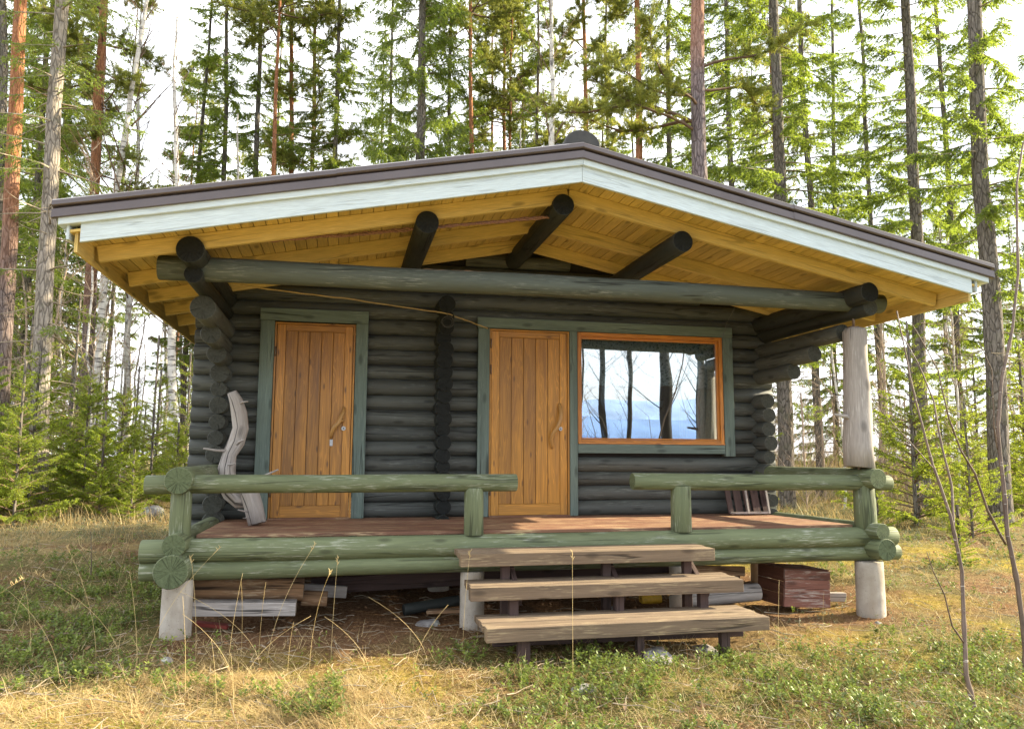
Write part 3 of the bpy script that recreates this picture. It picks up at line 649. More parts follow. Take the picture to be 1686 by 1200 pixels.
# ---- window
wx0, wx1, wz0, wz1 = .980, 2.708, .774, 1.992
mb = MB(); fw = .042
for (a, b, c, d, ax) in ((wx0, wx0+fw, wz0, wz1, 2), (wx1-fw, wx1, wz0, wz1, 2), (wx0+fw, wx1-fw, wz1-fw, wz1, 0), (wx0+fw, wx1-fw, wz0, wz0+fw, 0)):
    mb.ab(a, b, -.036, .12, c, d, ax)
win = mb.build('window', 'winframe', cab, bevel=.003)
mb = MB(); i0 = fw+.002; f2 = .026
for (a, b, c, d, ax) in ((wx0+i0, wx0+i0+f2*.3, wz0+i0, wz1-i0, 2), (wx1-i0-f2, wx1-i0, wz0+i0, wz1-i0, 2), (wx0+i0+f2*.3, wx1-i0-f2, wz1-i0-f2, wz1-i0, 0), (wx0+i0+f2*.3, wx1-i0-f2, wz0+i0, wz0+i0+f2*.6, 0)):
    mb.ab(a, b, -.016, .02, c, d, ax)
mb.build('frame', 'winframe', win, bevel=.003)
mb = MB(); mb.box(((wx0+wx1)/2, 0, wz0-.004), Vector((1, 0, 0)), Vector((0, 1, -.12)).normalized(), Vector((0, .12, 1)).normalized(), (wx1-wx0)/2-.004, .055, .007); mb.build('sill', 'winframe', win)
mb = MB(); mb.ab(wx0+.03, wx1-.03, .000, .006, wz0+.03, wz1-.03); mb.build('pane', 'glass', win)
mb = MB()
for (a, b, c, d, ax) in ((wx0+.01, wx0+.03, wz0, wz1, 2), (wx1-.035, wx1-.005, wz0, wz1, 2), (wx0, wx1, wz1-.03, wz1-.005, 0), (wx0, wx1, wz0+.01, wz0+.03, 0)): mb.ab(a, b, .1, .24, c, d, ax)
mb.build('jamb', 'winframe', win)
# room behind the window
mb = MB(); mb.ab(-.4, 3.06, .24, .25, .0, .72, 0); mb.ab(-.4, .9, .24, .25, .72, 2.2, 0); mb.ab(2.8, 3.06, .24, .25, .72, 2.2, 0)
mb.ab(-.4, 3.06, 3.2, 3.25, .0, 2.4); mb.ab(-.42, -.4, .2, 3.2, 0, 2.4, 1); mb.ab(3.06, 3.08, .2, 3.2, 0, 2.4, 1); mb.ab(-.4, 3.06, .2, 3.2, -.02, 0); mb.ab(-.4, 3.06, .2, 3.2, 2.38, 2.4)
mb.build('interior_lining', 'interior', cab)
# ================================================================== things in and on the cabin
def cloth(x0, x1, z0, z1, y, fold, amp, name, mt, label, cat):
    n, k = int((x1-x0)/.012), 14; V = []; F = []
    for j in range(k+1):
        for i in range(n+1):
            x = x0+(x1-x0)*i/n; t = j/k
            V.append((x, y+amp*math.sin(x*fold+math.sin(x*3.1)*2)*(1-.5*t)+.004*math.sin(x*90), z0+(z1-z0)*t+(.012*math.sin(x*7) if j == 0 else 0)))
    for j in range(k):
        for i in range(n): a = j*(n+1)+i; F.append((a, a+1, a+n+2, a+n+1))
    o = npmesh(name, V, F, mt, smooth=True); sm = o.modifiers.new('thick', 'SOLIDIFY'); sm.thickness = .002
    return prop(o, label, cat)
cloth(1.0, 2.68, 1.42, 1.955, .075, 26, .016, 'valance_curtain', 'curtain', 'grey green leaf print valance hanging across the top of the window', 'curtain')
cloth(2.50, 2.67, .80, 1.50, .13, 60, .014, 'side_curtain', 'sheer', 'pale curtain hanging at the right side inside the window', 'curtain')
lp = empty('pendant_lamp', 'white bowl shaped lamp hanging inside behind the window glass', 'lamp', (2.40, 1.2, 1.33))
mb = MB(); mb.tube([(2.40, 1.2, 1.24), (2.40, 1.2, 1.26), (2.40, 1.2, 1.30), (2.40, 1.2, 1.345)], [.03, .07, .095, .105], n=20); mb.build('lamp_shade', 'lamp', lp)
mb = MB(); mb.tube([(2.40, 1.2, 1.345), (2.40, 1.2, 2.38)], [.004, .004], n=5); mb.build('lamp_cord', 'wire', lp)
mb = MB(); mb.ab(2.62, 2.70, .9, .98, 0, 2.36, 2); o = mb.build('wooden_post', 'winframe'); prop(o, 'brown wooden post standing in the room, seen through the right of the window', 'post')

# driftwood leaning by the left door
random.seed(8)
dw = empty('driftwood_branch', 'curved bleached driftwood branch standing on the porch left of the left door', 'driftwood', (-2.25, -.70, 0))
import sys
def Wp(u, v, y):   # a point of the branch measured in the photograph at its own distance
    d = FW+RX*((u-843)/1274.42)-UP*((v-600)/1274.42); t = (y-CP.y)/d.y; return CP+d*t
mb = MB(); path = [(381, 646, -.42), (387, 660, -.42), (393, 680, -.43), (396, 705, -.44), (389, 728, -.46), (378, 748, -.48), (373, 772, -.50), (373, 793, -.54), (381, 812, -.58), (394, 826, -.62), (409, 828, -.655)]
mb.tube([Wp(*p) for p in path], [.046, .060, .072, .076, .073, .067, .072, .074, .072, .064, .045], n=18, rough=.34); mb.build('stem', 'greywood', dw)
mb = MB(); mb.tube([Wp(404, 806, -.64), Wp(412, 815, -.66), Wp(418, 835, -.68), Wp(424, 862, -.70)], [.055, .084, .080, .078], n=18, rough=.14, mi=0); mb.build('butt', 'greywood', dw)
for a, b, r in (((378, 742, -.5), (335, 738, -.62), .012), ((388, 800, -.6), (458, 773, -.75), .012), ((386, 735, -.5), (402, 724, -.58), .012), ((394, 664, -.46), (408, 661, -.55), .010), ((374, 765, -.55), (388, 763, -.62), .007), ((412, 841, -.72), (392, 839, -.8), .009), ((414, 848, -.72), (400, 853, -.78), .005)):
    p, q = Wp(*a), Wp(*b); m_ = (p+q)/2+Vector((0, 0, random.uniform(-.012, .012))); mb = MB(); mb.tube([p, m_, q], [r*1.3, r, r*.6], n=6, rough=.4); mb.build('twig', 'greywood', dw)

# slatted frame leaning on the wall at the right end of the porch
fr = empty('slatted_crate', 'old dark slatted wooden crate leaning on the wall at the right end of the porch', 'crate', (2.9, -.17, 0))
mb = MB()
for i in range(5):
    x = 2.66+i*.105; mb.board((x, -.235, .01), (x+.0, -.10, .44), .085 if i % 2 else .06, .016, up=(1, 0, 0))
mb.build('slat', 'step_dark', fr)
mb = MB(); mb.board((2.60, -.135, .43), (3.12, -.115, .425), .03, .03); mb.build('crossbar', 'greywood', fr)
mb = MB(); mb.board((2.64, -.265, .03), (3.10, -.26, .03), .022, .02); mb.build('crossbar', 'greywood', fr)
for x in (2.85, 3.10):
    mb = MB(); mb.board((x, -.27, .02), (x+.01, -.15, .43), .02, .016, up=(1, 0, 0)); mb.build('upright', 'greywood', fr)

# cords, cane and wire
def cordlike(name, pts, r, mt, label, cat, strands=1, seg=50, n=6, tw=0):
    pts = [Vector(p) for p in pts]; mb = MB()
    def at(t):
        f = t*(len(pts)-1); i = min(int(f), len(pts)-2); return pts[i].lerp(pts[i+1], f-i)
    for s2 in range(strands):
        P = []; rr = []
        for i in range(seg+1):
            t = i/seg; p = at(t); a = t*tw+s2*math.pi*2/strands
            P.append(p+Vector((0, math.cos(a), math.sin(a)))*(r*.9 if strands > 1 else 0)+Vector((0, mnoise.noise(Vector((t*14, s2, 0)))*r, mnoise.noise(Vector((t*17, 5, s2)))*r*1.4))); rr.append(r*(1+.5*mnoise.noise(Vector((t*40, s2, 2)))))
        mb.tube(P, rr, n=n)
    return prop(mb.build(name, mt), label, cat)
cordlike('cane', [(-2.45, -1.48, 2.025), (-1.55, -.95, 2.06), (-.53, -.315, 2.085), (-.27, -.16, 2.045), (-.03, -.06, 1.985)], .0065, 'bamboo', 'long thin yellow cane slung from the porch beam to the right door trim', 'cane', seg=40)
cordlike('twisted_cord', [(-2.68, -1.62, 2.31), (-1.5, -1.62, 2.47), (-.80, -1.66, 2.575), (.22, -1.72, 2.72)], .009, 'copper', 'frayed brown twisted cord strung under the left rafters to the ridge log', 'cord', strands=3, seg=160, tw=95)
cordlike('bark_strip', [(-.88, -1.56, 2.222), (-.4, -1.575, 2.224), (.1, -1.60, 2.213), (.42, -1.61, 2.205)], .007, 'brownwood', 'thin strip of bark lying on top of the porch beam', 'bark')
mb = MB(); P = [(2.09, -1.49, 2.04), (2.10, -1.3, 1.92), (2.13, -1.15, 1.80), (2.20, -1.05, 1.68), (2.30, -1.0, 1.62)]; mb.tube(P, [.0022]*5, n=5)
prop(mb.build('hanging_wire', 'wire'), 'thin loose wire hanging from the porch beam near the window', 'wire')
mb = MB()
for k in range(5):
    c0 = Vector((-.50+random.uniform(-.01, .01), -.31, 1.98+random.uniform(-.02, .02))); rr = random.uniform(.05, .075); tl = random.uniform(-.2, .2)
    mb.tube([c0+Vector((math.cos(a)*rr, tl*math.sin(a)*.1-.005*k, math.sin(a)*rr*.9)) for a in [i*math.pi/12 for i in range(25)]], [.0012]*25, n=5, cap=False)
mb.tube([(-.50, -.30, 2.09), (-.50, -.315, 2.05)], [.002, .002], n=5)
prop(mb.build('wire_coil', 'wire'), 'small coil of wire hanging on the partition log ends between the doors', 'wire')

# steps
st = empty('wooden_steps', 'weathered grey plank steps with three wide treads in front of the porch', 'steps', (.5, -2.3, -.85))
def tread(x0, x1, yb, yf, z, skew, boards):
    mb = MB(); n = boards; w_ = (yf-yb)/n      # yf<yb
    for i in range(n):
        ya = yb+w_*i; yb2 = yb+w_*(i+1)
        dx = random.uniform(-.012, .012); yc = (ya+yb2)/2; hy = abs(w_)/2-.003
        th = .098 if i == n-1 else .045
        mb.box(((x0+x1)/2+dx+skew*(yc-yb), yc, z-th/2+random.uniform(-.002, .002)), Vector((1, -.006, .0015)).normalized(), Vector((0, 1, 0)), Vector((0, 0, 1)), (x1-x0)/2, hy, th/2)
    mb.build('tread', 'step', st, bevel=.004)
tread(-.598, 1.51, -1.70, -2.11, -.120, .0, 4)
tread(-.556, 1.64, -1.93, -2.325, -.338, .0, 4)
tread(-.505, 1.645, -2.18, -2.68, -.558, .0, 5)
mb = MB()
for x in (-.22, .62, 1.33):
    mb.ab(x-.035, x+.035, -2.26, -2.19, -.78, -.385, 2); mb.ab(x-.04, x+.03, -1.98, -1.92, -.80, -.165, 2)
    mb.board((x+.06, -1.75, -.20), (x+.06, -2.18, -.48), .07, .04); mb.ab(x-.03, x+.03, -2.02, -1.72, -.215, -.168, 1)
for x, w_ in ((-.22, .09), (.655, .055), (1.33, .07)): mb.ab(x-w_/2, x+w_/2, -2.60, -2.54, -.88, -.605, 2)
mb.board((-.4, -2.35, -.70), (1.6, -2.35, -.71), .11, .04)
mb.build('support', 'step_dark', st, bevel=.003)

# timber and boards stored under the porch
def boardthing(name, p0, p1, w_, t, mt, label, cat, endm=None):
    mb = MB(); mb.board(p0, p1, w_, t, endmi=1 if endm else None); o = mb.build(name, [mt, endm] if endm else mt, bevel=.005); return prop(o, label, cat)
def logthing(name, p0, p1, r, r1, mt, label, cat, endm='greywood_end'):
    mb = MB(); mb.log(p0, p1, r, r1, wob=.012, n=20, step=.08); return prop(mb.build(name, [mt, endm]), label, cat)
logthing('log', (-2.66, -1.30, -.43), (-1.79, -1.30, -.475), .085, .09, 'brownwood', 'rough brown peeled log under the left end of the porch', 'log')
boardthing('timber', (-2.62, -1.46, -.565), (-1.84, -1.46, -.59), .105, .16, 'greywood', 'thick silver grey timber below the brown log beside the left pier', 'timber', 'greywood_end')
logthing('short_log', (-1.81, -1.22, -.555), (-1.60, -1.22, -.57), .062, .062, 'brownwood', 'short sawn log end beside the grey timber', 'log')
boardthing('plank', (-1.9, -1.0, -.515), (-1.44, -.98, -.56), .10, .05, 'greywood', 'short grey plank end behind the short sawn log', 'plank')
boardthing('long_board', (-1.75, -.8, -.53), (1.7, -.8, -.43), .14, .05, 'step_dark', 'long dark red brown board lying deep under the porch', 'board')
boardthing('red_board', (-2.61, -1.38, -.70), (-2.36, -1.40, -.73), .03, .09, 'redboard', 'small red painted board in the dirt beside the left pier', 'board')
boardthing('beam', (-2.0, -.45, -.40), (3.0, -.45, -.40), .16, .12, 'step_dark', 'dark floor beam lying far back under the porch', 'beam')
logthing('log', (1.60, -1.18, -.70), (2.42, -1.16, -.66), .075, .085, 'greywood', 'grey log lying beside the red crate and the steps', 'log')
logthing('log', (1.55, -1.02, -.54), (2.3, -1.0, -.52), .06, .06, 'step_dark', 'dark thin log lying on top of the grey log', 'log')
boardthing('plank', (1.75, -1.1, -.44), (2.34, -1.05, -.47), .09, .05, 'brownwood', 'brown plank end jutting from the pile right of the steps', 'plank')
boardthing('plank', (3.02, -1.1, -.725), (3.40, -1.1, -.74), .085, .06, 'greywood', 'grey plank end poking out behind the red crate', 'plank', 'greywood_end')
boardthing('dark_plank', (2.9, -.95, -.62), (3.32, -.93, -.65), .05, .12, 'step_dark', 'dark board end lying above the grey plank by the right pier', 'plank')
logthing('canister', (1.34, -.88, -.74), (1.54, -.88, -.735), .05, .05, 'yellow', 'small yellow canister lying under the porch behind the steps', 'canister', 'yellow')
boardthing('mossy_board', (-.75, -1.15, -.72), (-.35, -1.25, -.70), .03, .10, 'brownwood', 'broken board with pale edge lying left of the steps pier', 'board')
logthing('thick_branch', (-.95, -1.1, -.70), (-.45, -1.0, -.66), .05, .045, 'wall_dark', 'dark rotten branch lying under the porch left of the steps', 'branch', 'wall_dark_end')
for (x, y, z, s_) in ((.7, -1.1, -.78, .08), (.95, -1.0, -.78, .06), (1.15, -1.05, -.76, .07)): pass
# red crate
rc = empty('wooden_crate', 'peeling red painted wooden crate under the right end of the porch', 'crate', (2.85, -1.1, -.8))
M4 = Matrix.Rotation(R_(-4), 4, 'Y')
ax = Vector((.985, -.02, -.06)).normalized(); ay = Vector((-.17, .98, .02)).normalized(); az = Vector((.05, .0, 1)).normalized()
o_ = Vector((2.625, -1.30, -.425)); Wd, Dp, Hh = .475, .36, .345
mb = MB(); nb = 4
for i in range(nb):
    h = Hh/nb; c_ = o_+ax*(Wd/2)-az*(h*(i+.5)+.0)
    mb.box(c_, ax, ay, az, Wd/2+random.uniform(-.004, .004), .011, h/2-.0015)
mb.build('front_panel', 'redcrate', rc, bevel=.002)
mb = MB()
for i in range(3):
    h = Hh/3; c_ = o_+ay*(Dp/2+.012)-az*(h*(i+.5)+.0)+ax*.011
    mb.box(c_, ay, ax, az, Dp/2, .010, h/2-.002)
mb.build('side_panel', 'redcrate_side', rc, bevel=.002); mb = MB()
for i in range(3):
    h = Hh/3; c_ = o_+ay*(Dp/2+.012)-az*(h*(i+.5)+.0)+ax*(Wd-.011); mb.box(c_, ay, ax, az, Dp/2, .010, h/2-.002)
mb.build('side_panel', 'redcrate_side', rc, bevel=.002)
mb = MB()
for i in range(3): mb.box(o_+ay*(Dp*(i+.5)/3+.0)+ax*(Wd/2)-az*.004+az*.008, ax, ay, az, Wd/2-.003, Dp/6-.004, .007)
mb.build('lid', 'redcrate_side', rc, bevel=.002)

# stones
def stone(c, s3, seed, label, name='stone'):
    import bmesh
    bm = bmesh.new(); bmesh.ops.create_icosphere(bm, subdivisions=4, radius=1)
    for v in bm.verts:
        p = v.co.copy(); d = 1+.30*mnoise.noise(p*1.1+Vector((seed, 0, 0)))+.10*mnoise.noise(p*3+Vector((0, seed, 0)))+.04*mnoise.noise(p*9)
        v.co = Vector((p.x*s3[0], p.y*s3[1], p.z*s3[2]))*d
    for f in bm.faces: f.smooth = True
    me = bpy.data.meshes.new(name); bm.to_mesh(me); bm.free(); me.materials.append(M['stone'])
    o = bpy.data.objects.new(name, me); COL.objects.link(o); o.location = c; o.rotation_euler.z = seed
    return prop(o, label, 'stone')
for (x, y, dz, s3, sd2, lb) in ((.79, -2.60, -.015, (.17, .11, .055), 1.2, 'flat grey stone under the middle leg of the lowest step'), (1.24, -2.44, .0, (.12, .07, .05), 2.2, 'small grey stone below the right part of the lowest step'),
    (.06, -3.08, -.005, (.085, .06, .05), 3.1, 'rounded grey stone in the plants in the centre foreground'), (-4.75, 6.9, .0, (.24, .2, .17), 4.3, 'large grey boulder in the dry grass left of the cabin'),
    (-2.63, -2.33, .01, (.05, .03, .02), 5.5, 'tiny pale stone in the dry grass at the left foreground'), (-.75, -1.35, -.01, (.11, .08, .06), 6.6, 'dark stone beside the concrete pier left of the steps'), (3.2, -1.85, -.02, (.12, .05, .03), 7.3, 'flat pale stone at the foot of the right pier'),
    (1.0, -1.1, 0, (.07, .06, .05), 8.2, 'brown stone lying under the porch behind the middle step')):
    stone((x, y, gzf(x, y)+dz), s3, sd2, lb)

# ================================================================== GROUND
def warp(n, lo, hi, c, near):
    t = np.linspace(-1, 1, n); s = np.sinh(t*5.2)/np.sinh(5.2)
    return c+np.where(s < 0, s*(c-lo), s*(hi-c))
gx = warp(420, -260, 300, 0, 0); gy = warp(420, -150, 420, -2.6, 0)
GX, GY = np.meshgrid(gx, gy); GZ = gz(GX, GY)
n_ = 420; ii = np.arange(n_*n_).reshape(n_, n_)
F = np.stack([ii[:-1, :-1], ii[:-1, 1:], ii[1:, 1:], ii[1:, :-1]], -1).reshape(-1, 4)
V = np.stack([GX, GY, GZ], -1).reshape(-1, 3)
def region(x, y):
    """what covers the ground: straw, moss, bare litter, berry shrubs, heather (0..1 each)"""
    n1 = fbm(x*.55+3, y*.7, 31); n2 = fbm(x*1.3, y*1.3+7, 47); n3 = fbm(x*.35, y*.35, 71)
    sm = lambda a, b, v: np.clip((v-a)/(b-a), 0, 1)
    front = sm(-2.3, -2.9, y+.25*(n1-.5)*4)                   # nearer to the camera than the steps
    left = sm(.3, -1.0, x+2*(n3-.5)); right = sm(1.6, 3.2, x)
    under = sm(.35, 0, np.abs(x-.3)-2.9)*sm(-2.1, -1.7, y)
    back = sm(1.0, 4.5, y)
    straw = np.clip(front*left*.9*sm(.40, .50, n1*.6+n2*.4)+back*sm(-2, -3, x)*sm(.38, .52, n2)*.8+.35*sm(.55, .7, n2)*(1-under), 0, 1)
    moss = np.clip(front*left*sm(.56, .44, n2)*.9+right*sm(.42, .6, n1)*(1-back*.5)+.6*sm(.5, .62, n2)*(1-under)*front, 0, 1)
    litter = np.clip(under+.6*sm(.52, .40, n2)*(1-left*front*.4)+.3*sm(.5, .42, n1), 0, 1)
    midleft = sm(-2.2, -3.2, x)*sm(-3.0, -2.4, y)*sm(2.5, .5, y)
    shrub = np.clip(midleft*sm(.3, .45, n2)*1.1+(front*(1-left)*(1-right*.5))*sm(.30, .44, n2)*1.3+front*left*sm(.60, .70, n2)+right*(1-back)*sm(.48, .6, n2)*.5, 0, 1)*(1-under*.96)
    heath = np.clip(back*sm(.38, .52, n1)*(1.1)+right*.3*sm(.5, .6, n2), 0, 1)*(1-under)
    return straw, moss, litter, shrub, heath, under
vx, vy = V[:, 0], V[:, 1]
R5 = region(vx, vy)
ground = npmesh('ground', V, F, bpy.data.materials.new('tmp'), smooth=True, kind='structure')
for nm, arr in zip(('straw', 'moss', 'litter', 'shrub', 'heath'), R5):
    a = ground.data.attributes.new(nm, 'FLOAT', 'POINT'); a.data.foreach_set('value', arr.astype(np.float32))
g = NT('forest_ground'); o3 = g.uv(src='Object')
na = g.noise(o3, 3.5, 6, .6); nb = g.noise(o3, 26, 6, .7); nc = g.noise(o3, 110, 4, .7); vo = g.n('TexVoronoi', {'Vector': o3, 'Scale': 60.})
att = lambda s_: g.n('Attribute', out=2, attribute_name=s_)
mixn = g.math('ADD', g.math('MULTIPLY', nb, .5), g.math('MULTIPLY', nc, .5))
def rr(a, b, c_): return g.ramp(mixn, [(.36, a), (.5, b), (.64, c_)])
c = rr((.065, .06, .025), (.15, .13, .05), (.27, .22, .09))
c = g.mix(att('litter'), c, rr((.06, .032, .018), (.17, .095, .05), (.33, .21, .12)))
c = g.mix(g.math('MULTIPLY', att('moss'), g.ramp(na, [(.42, .2), (.6, 1.)])), c, rr((.16, .13, .02), (.34, .26, .04), (.52, .38, .09)))
c = g.mix(g.math('MULTIPLY', att('straw'), .9), c, rr((.20, .135, .055), (.42, .31, .14), (.62, .49, .26)))
c = g.mix(g.math('MULTIPLY', att('shrub'), .6), c, rr((.03, .045, .015), (.07, .09, .025), (.16, .15, .05)))
c = g.mix(g.math('MULTIPLY', att('heath'), .6), c, rr((.06, .065, .03), (.15, .15, .075), (.28, .26, .15)))
g.P(Base_Color=c, Roughness=1.); g.p.inputs['Specular IOR Level'].default_value = .05
g.bump(g.math('ADD', mixn, g.math('MULTIPLY', vo, -.2)), 1., .03)
ground.data.materials.clear(); ground.data.materials.append(g.m)
# lake and far shore behind the camera (what the window mirrors)
g = NT('lake_water'); n = g.noise(g.uv((.5, 1.4, 1), src='Object'), 2, 4)
g.P(Base_Color=(.02, .05, .08), Roughness=.06); g.bump(n, .25, .05)
npmesh('lake', [(-900, -60, -2.6), (900, -60, -2.6), (900, -1200, -2.6), (-900, -1200, -2.6), (-900, -26, -2.6), (900, -26, -2.6)], [(0, 1, 2, 3), (4, 5, 1, 0)], g.m, kind='structure')
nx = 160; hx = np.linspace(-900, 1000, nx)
for (y0, hh, cc, sd_, nm) in ((-560, 22, (.075, .14, .32), 3, 'near'), (-760, 48, (.15, .25, .47), 5, 'mid'), (-980, 86, (.27, .38, .60), 8, 'far')):  # distance haze put into the base colours, paler blue with each ridge
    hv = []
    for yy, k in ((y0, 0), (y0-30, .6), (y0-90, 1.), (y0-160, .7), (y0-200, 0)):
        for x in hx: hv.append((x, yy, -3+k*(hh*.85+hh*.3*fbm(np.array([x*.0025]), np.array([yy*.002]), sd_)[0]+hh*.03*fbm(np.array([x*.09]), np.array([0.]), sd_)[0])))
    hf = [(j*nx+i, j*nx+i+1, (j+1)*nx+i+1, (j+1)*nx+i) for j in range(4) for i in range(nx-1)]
    npmesh('hills', hv, hf, simple(nm+'_haze_tinted_wooded_hill', cc, .9, nscale=.02, var=.25, bump=0), smooth=True, kind='structure')

# ================================================================== GROUND COVER
rng = np.random.default_rng(7)
HX = np.array([FW.x, FW.y]); HX /= np.linalg.norm(HX); HR = np.array([HX[1], -HX[0]])
def samp(n, d0, d1, half=.95):
    d = np.exp(rng.uniform(np.log(d0), np.log(d1), n)); s = rng.uniform(-half, half, n)
    p = np.array([CP.x, CP.y])+d[:, None]*(HX+s[:, None]*HR)
    return p[:, 0], p[:, 1], d
def inside(x, y, m=0.): return (x > -2.62-m) & (x < 3.2+m) & (y > -1.45-m) & (y < 4.5+m)
def unit(v): return v/np.maximum(np.linalg.norm(v, axis=-1, keepdims=True), 1e-9)
def blades(x, y, z, L, wd, az, tilt, curl, segs=3):
    """curved grass blades; returns verts, quads"""
    n = len(x); t = np.linspace(0, 1, segs+1)[None, :]
    hd = np.stack([np.cos(az), np.sin(az)], -1); sdv = np.stack([-np.sin(az), np.cos(az)], -1)
    ang = tilt[:, None]+curl[:, None]*t
    dl = (L/segs)[:, None]
    hz = np.cumsum(np.concatenate([np.zeros((n, 1)), np.sin(ang[:, :-1])*dl], 1), 1); vz = np.cumsum(np.concatenate([np.zeros((n, 1)), np.cos(ang[:, :-1])*dl], 1), 1)
    P = np.stack([x[:, None]+hz*hd[:, :1], y[:, None]+hz*hd[:, 1:], z[:, None]+vz], -1)
    gzz = gz(P[..., 0], P[..., 1])+.004; P[..., 2] = np.maximum(P[..., 2], gzz*.999+rng.uniform(0, .02, (n, 1)))
    W_ = (wd[:, None]*(1-t*.85))[..., None]*np.concatenate([sdv, np.zeros((n, 1))], 1)[:, None, :]*.5
    Vv = np.stack([P-W_, P+W_], 2).reshape(n, -1, 3)
    base = (np.arange(n)*(segs+1)*2)[:, None]; F_ = np.concatenate([base+np.array([2*i, 2*i+1, 2*i+3, 2*i+2]) for i in range(segs)], 1).reshape(-1, 4)
    return Vv.reshape(-1, 3), F_, segs
def tufts(name, nt, per, cond, Lr, wd, mt, d0=4.2, d1=26, tilt=(.5, 1.5), spread=.05, label=None, segs=3, curl=(.1, 1.1), comb=None):
    nt = int(nt*1.15); x, y, d = samp(nt, d0, d1); k = cond(x, y); keep = rng.uniform(0, 1, nt) < k
    keep &= ~inside(x, y, -.1); x, y, d = x[keep], y[keep], d[keep]
    sc_ = np.clip(d/7, 1, 2.2); x0 = np.repeat(x, per); y0 = np.repeat(y, per); s0 = np.repeat(sc_, per); n = len(x0)
    cl = np.repeat(rng.uniform(0, 1, len(x)), per); azc = np.repeat(rng.uniform(0, 6.28, len(x)) if comb is None else comb+rng.normal(0, .7, len(x)), per)
    x1 = x0+rng.normal(0, spread, n)*s0; y1 = y0+rng.normal(0, spread, n)*s0
    L = rng.uniform(*Lr, n)*np.repeat(rng.uniform(.6, 1.2, len(x)), per); az = azc+rng.normal(0, 1.1, n)
    Vv, F_, sg = blades(x1, y1, gz(x1, y1)-.005, L, np.full(n, wd)*s0, az, rng.uniform(*tilt, n), rng.uniform(*curl, n), segs)
    rn = np.repeat(np.clip(cl*.5+rng.uniform(0, .5, n), 0, 1), sg)
    return npmesh(name, Vv, F_, mt, rn, kind='stuff', label=label)
reg = lambda i, a=1., b=0.: (lambda x, y: np.clip(region(x, y)[i]*a+b, 0, 1)*(1-.9*region(x, y)[5]))
tufts('dry_grass', 5200, 30, reg(0, 1.05), (.07, .26), .0040, 'dry', tilt=(.75, 1.5), curl=(.1, .9), comb=2.6)
tufts('dry_grass_wisps', 8500, 11, reg(0, .2, .5), (.05, .20), .0036, 'dry', tilt=(.5, 1.45), spread=.07)
tufts('green_grass', 420, 12, reg(3, .4, .06), (.06, .18), .004, 'green_grass', tilt=(.2, 1.0))
tufts('brown_dead_stems', 7000, 7, lambda x, y: region(x, y)[3]*.7+region(x, y)[4]*.6+.15, (.05, .17), .0032, 'litter', tilt=(.1, 1.4), spread=.06)
tufts('reeds', 5200, 9, lambda x, y: ((x > 9) & (y > 13)).astype(float), (.7, 1.5), .007, 'reed', d0=24, d1=60, tilt=(0, .35), spread=.25, curl=(0, .5))
tufts('back_grass', 3800, 14, lambda x, y: np.clip((y-3)/3, 0, 1)*.8, (.15, .42), .005, 'dry', d0=10, d1=30, tilt=(.1, 1.1), spread=.12)

def sprigs(name, ns, cond, per, H, leaf, mt, d0=4.2, d1=24, label=None, spread=.035, pointy=.55):
    """upright sprigs of small oval leaves"""
    ns = int(ns*1.15); x, y, d = samp(ns, d0, d1); keep = (rng.uniform(0, 1, ns) < cond(x, y)) & ~inside(x, y, -.12); x, y, d = x[keep], y[keep], d[keep]
    sc_ = np.clip(d/7, 1, 2.6); n0 = len(x); h = rng.uniform(.5, 1, n0)*H*(.5+fbm(x*1.8, y*1.8, 5)); rep = lambda a: np.repeat(a, per)
    t = np.tile(np.linspace(.25, 1, per), n0)+rng.normal(0, .05, n0*per); n = n0*per
    lean = rng.normal(0, .4, (n0, 2)); s_ = rep(sc_)
    cx = rep(x)+rep(lean[:, 0])*t*rep(h)+rng.normal(0, .006, n)*s_; cy = rep(y)+rep(lean[:, 1])*t*rep(h)+rng.normal(0, .006, n)*s_
    cz = rep(gz(x, y))+t*rep(h)
    az = np.tile(np.arange(per)*2.4, n0)+rep(rng.uniform(0, 6.28, n0)); el = rng.uniform(-.1, .9, n)
    D = np.stack([np.cos(az)*np.cos(el), np.sin(az)*np.cos(el), np.sin(el)], -1); Sd = np.stack([-np.sin(az), np.cos(az), rng.normal(0, .3, n)], -1)
    l = (leaf*rng.uniform(.6, 1.2, n)*s_)[:, None]; C_ = np.stack([cx, cy, cz], -1)
    Vv = np.stack([C_, C_+D*l*.5+Sd*l*pointy*.5, C_+D*l, C_+D*l*.5-Sd*l*pointy*.5], 1).reshape(-1, 3)
    F_ = np.arange(n*4).reshape(n, 4); rn = np.clip(.25*t+rep(rng.uniform(0, .55, n0))*.9+rng.uniform(0, .3, n), 0, 1)
    return npmesh(name, Vv, F_, mt, rn, kind='stuff', label=label)
sprigs('lingonberry_plants', 34000, lambda x, y: region(x, y)[3]*np.clip((fbm(x*3.1, y*3.1, 90)-.42)*8, .04, 1.3), 16, .11, .028, 'lingon')
sprigs('lingonberry_ground_cover', 14000, reg(3, .2, .12), 7, .05, .023, 'lingon')
sprigs('heather_plants', 15000, reg(4, 1.1), 14, .16, .018, 'heather', d0=8, d1=32, pointy=.35)
sprigs('grey_green_cover', 12000, lambda x, y: np.clip((x-.5)/2, 0, .8)*np.clip((fbm(x*2.3, y*2.3, 55)-.42)*6, .1, 1), 8, .055, .019, 'heather', d0=4.2, d1=18, pointy=.5)
sprigs('moss_cushions', 24000, reg(1, 1.1), 10, .022, .012, 'moss', d1=16, pointy=.5)
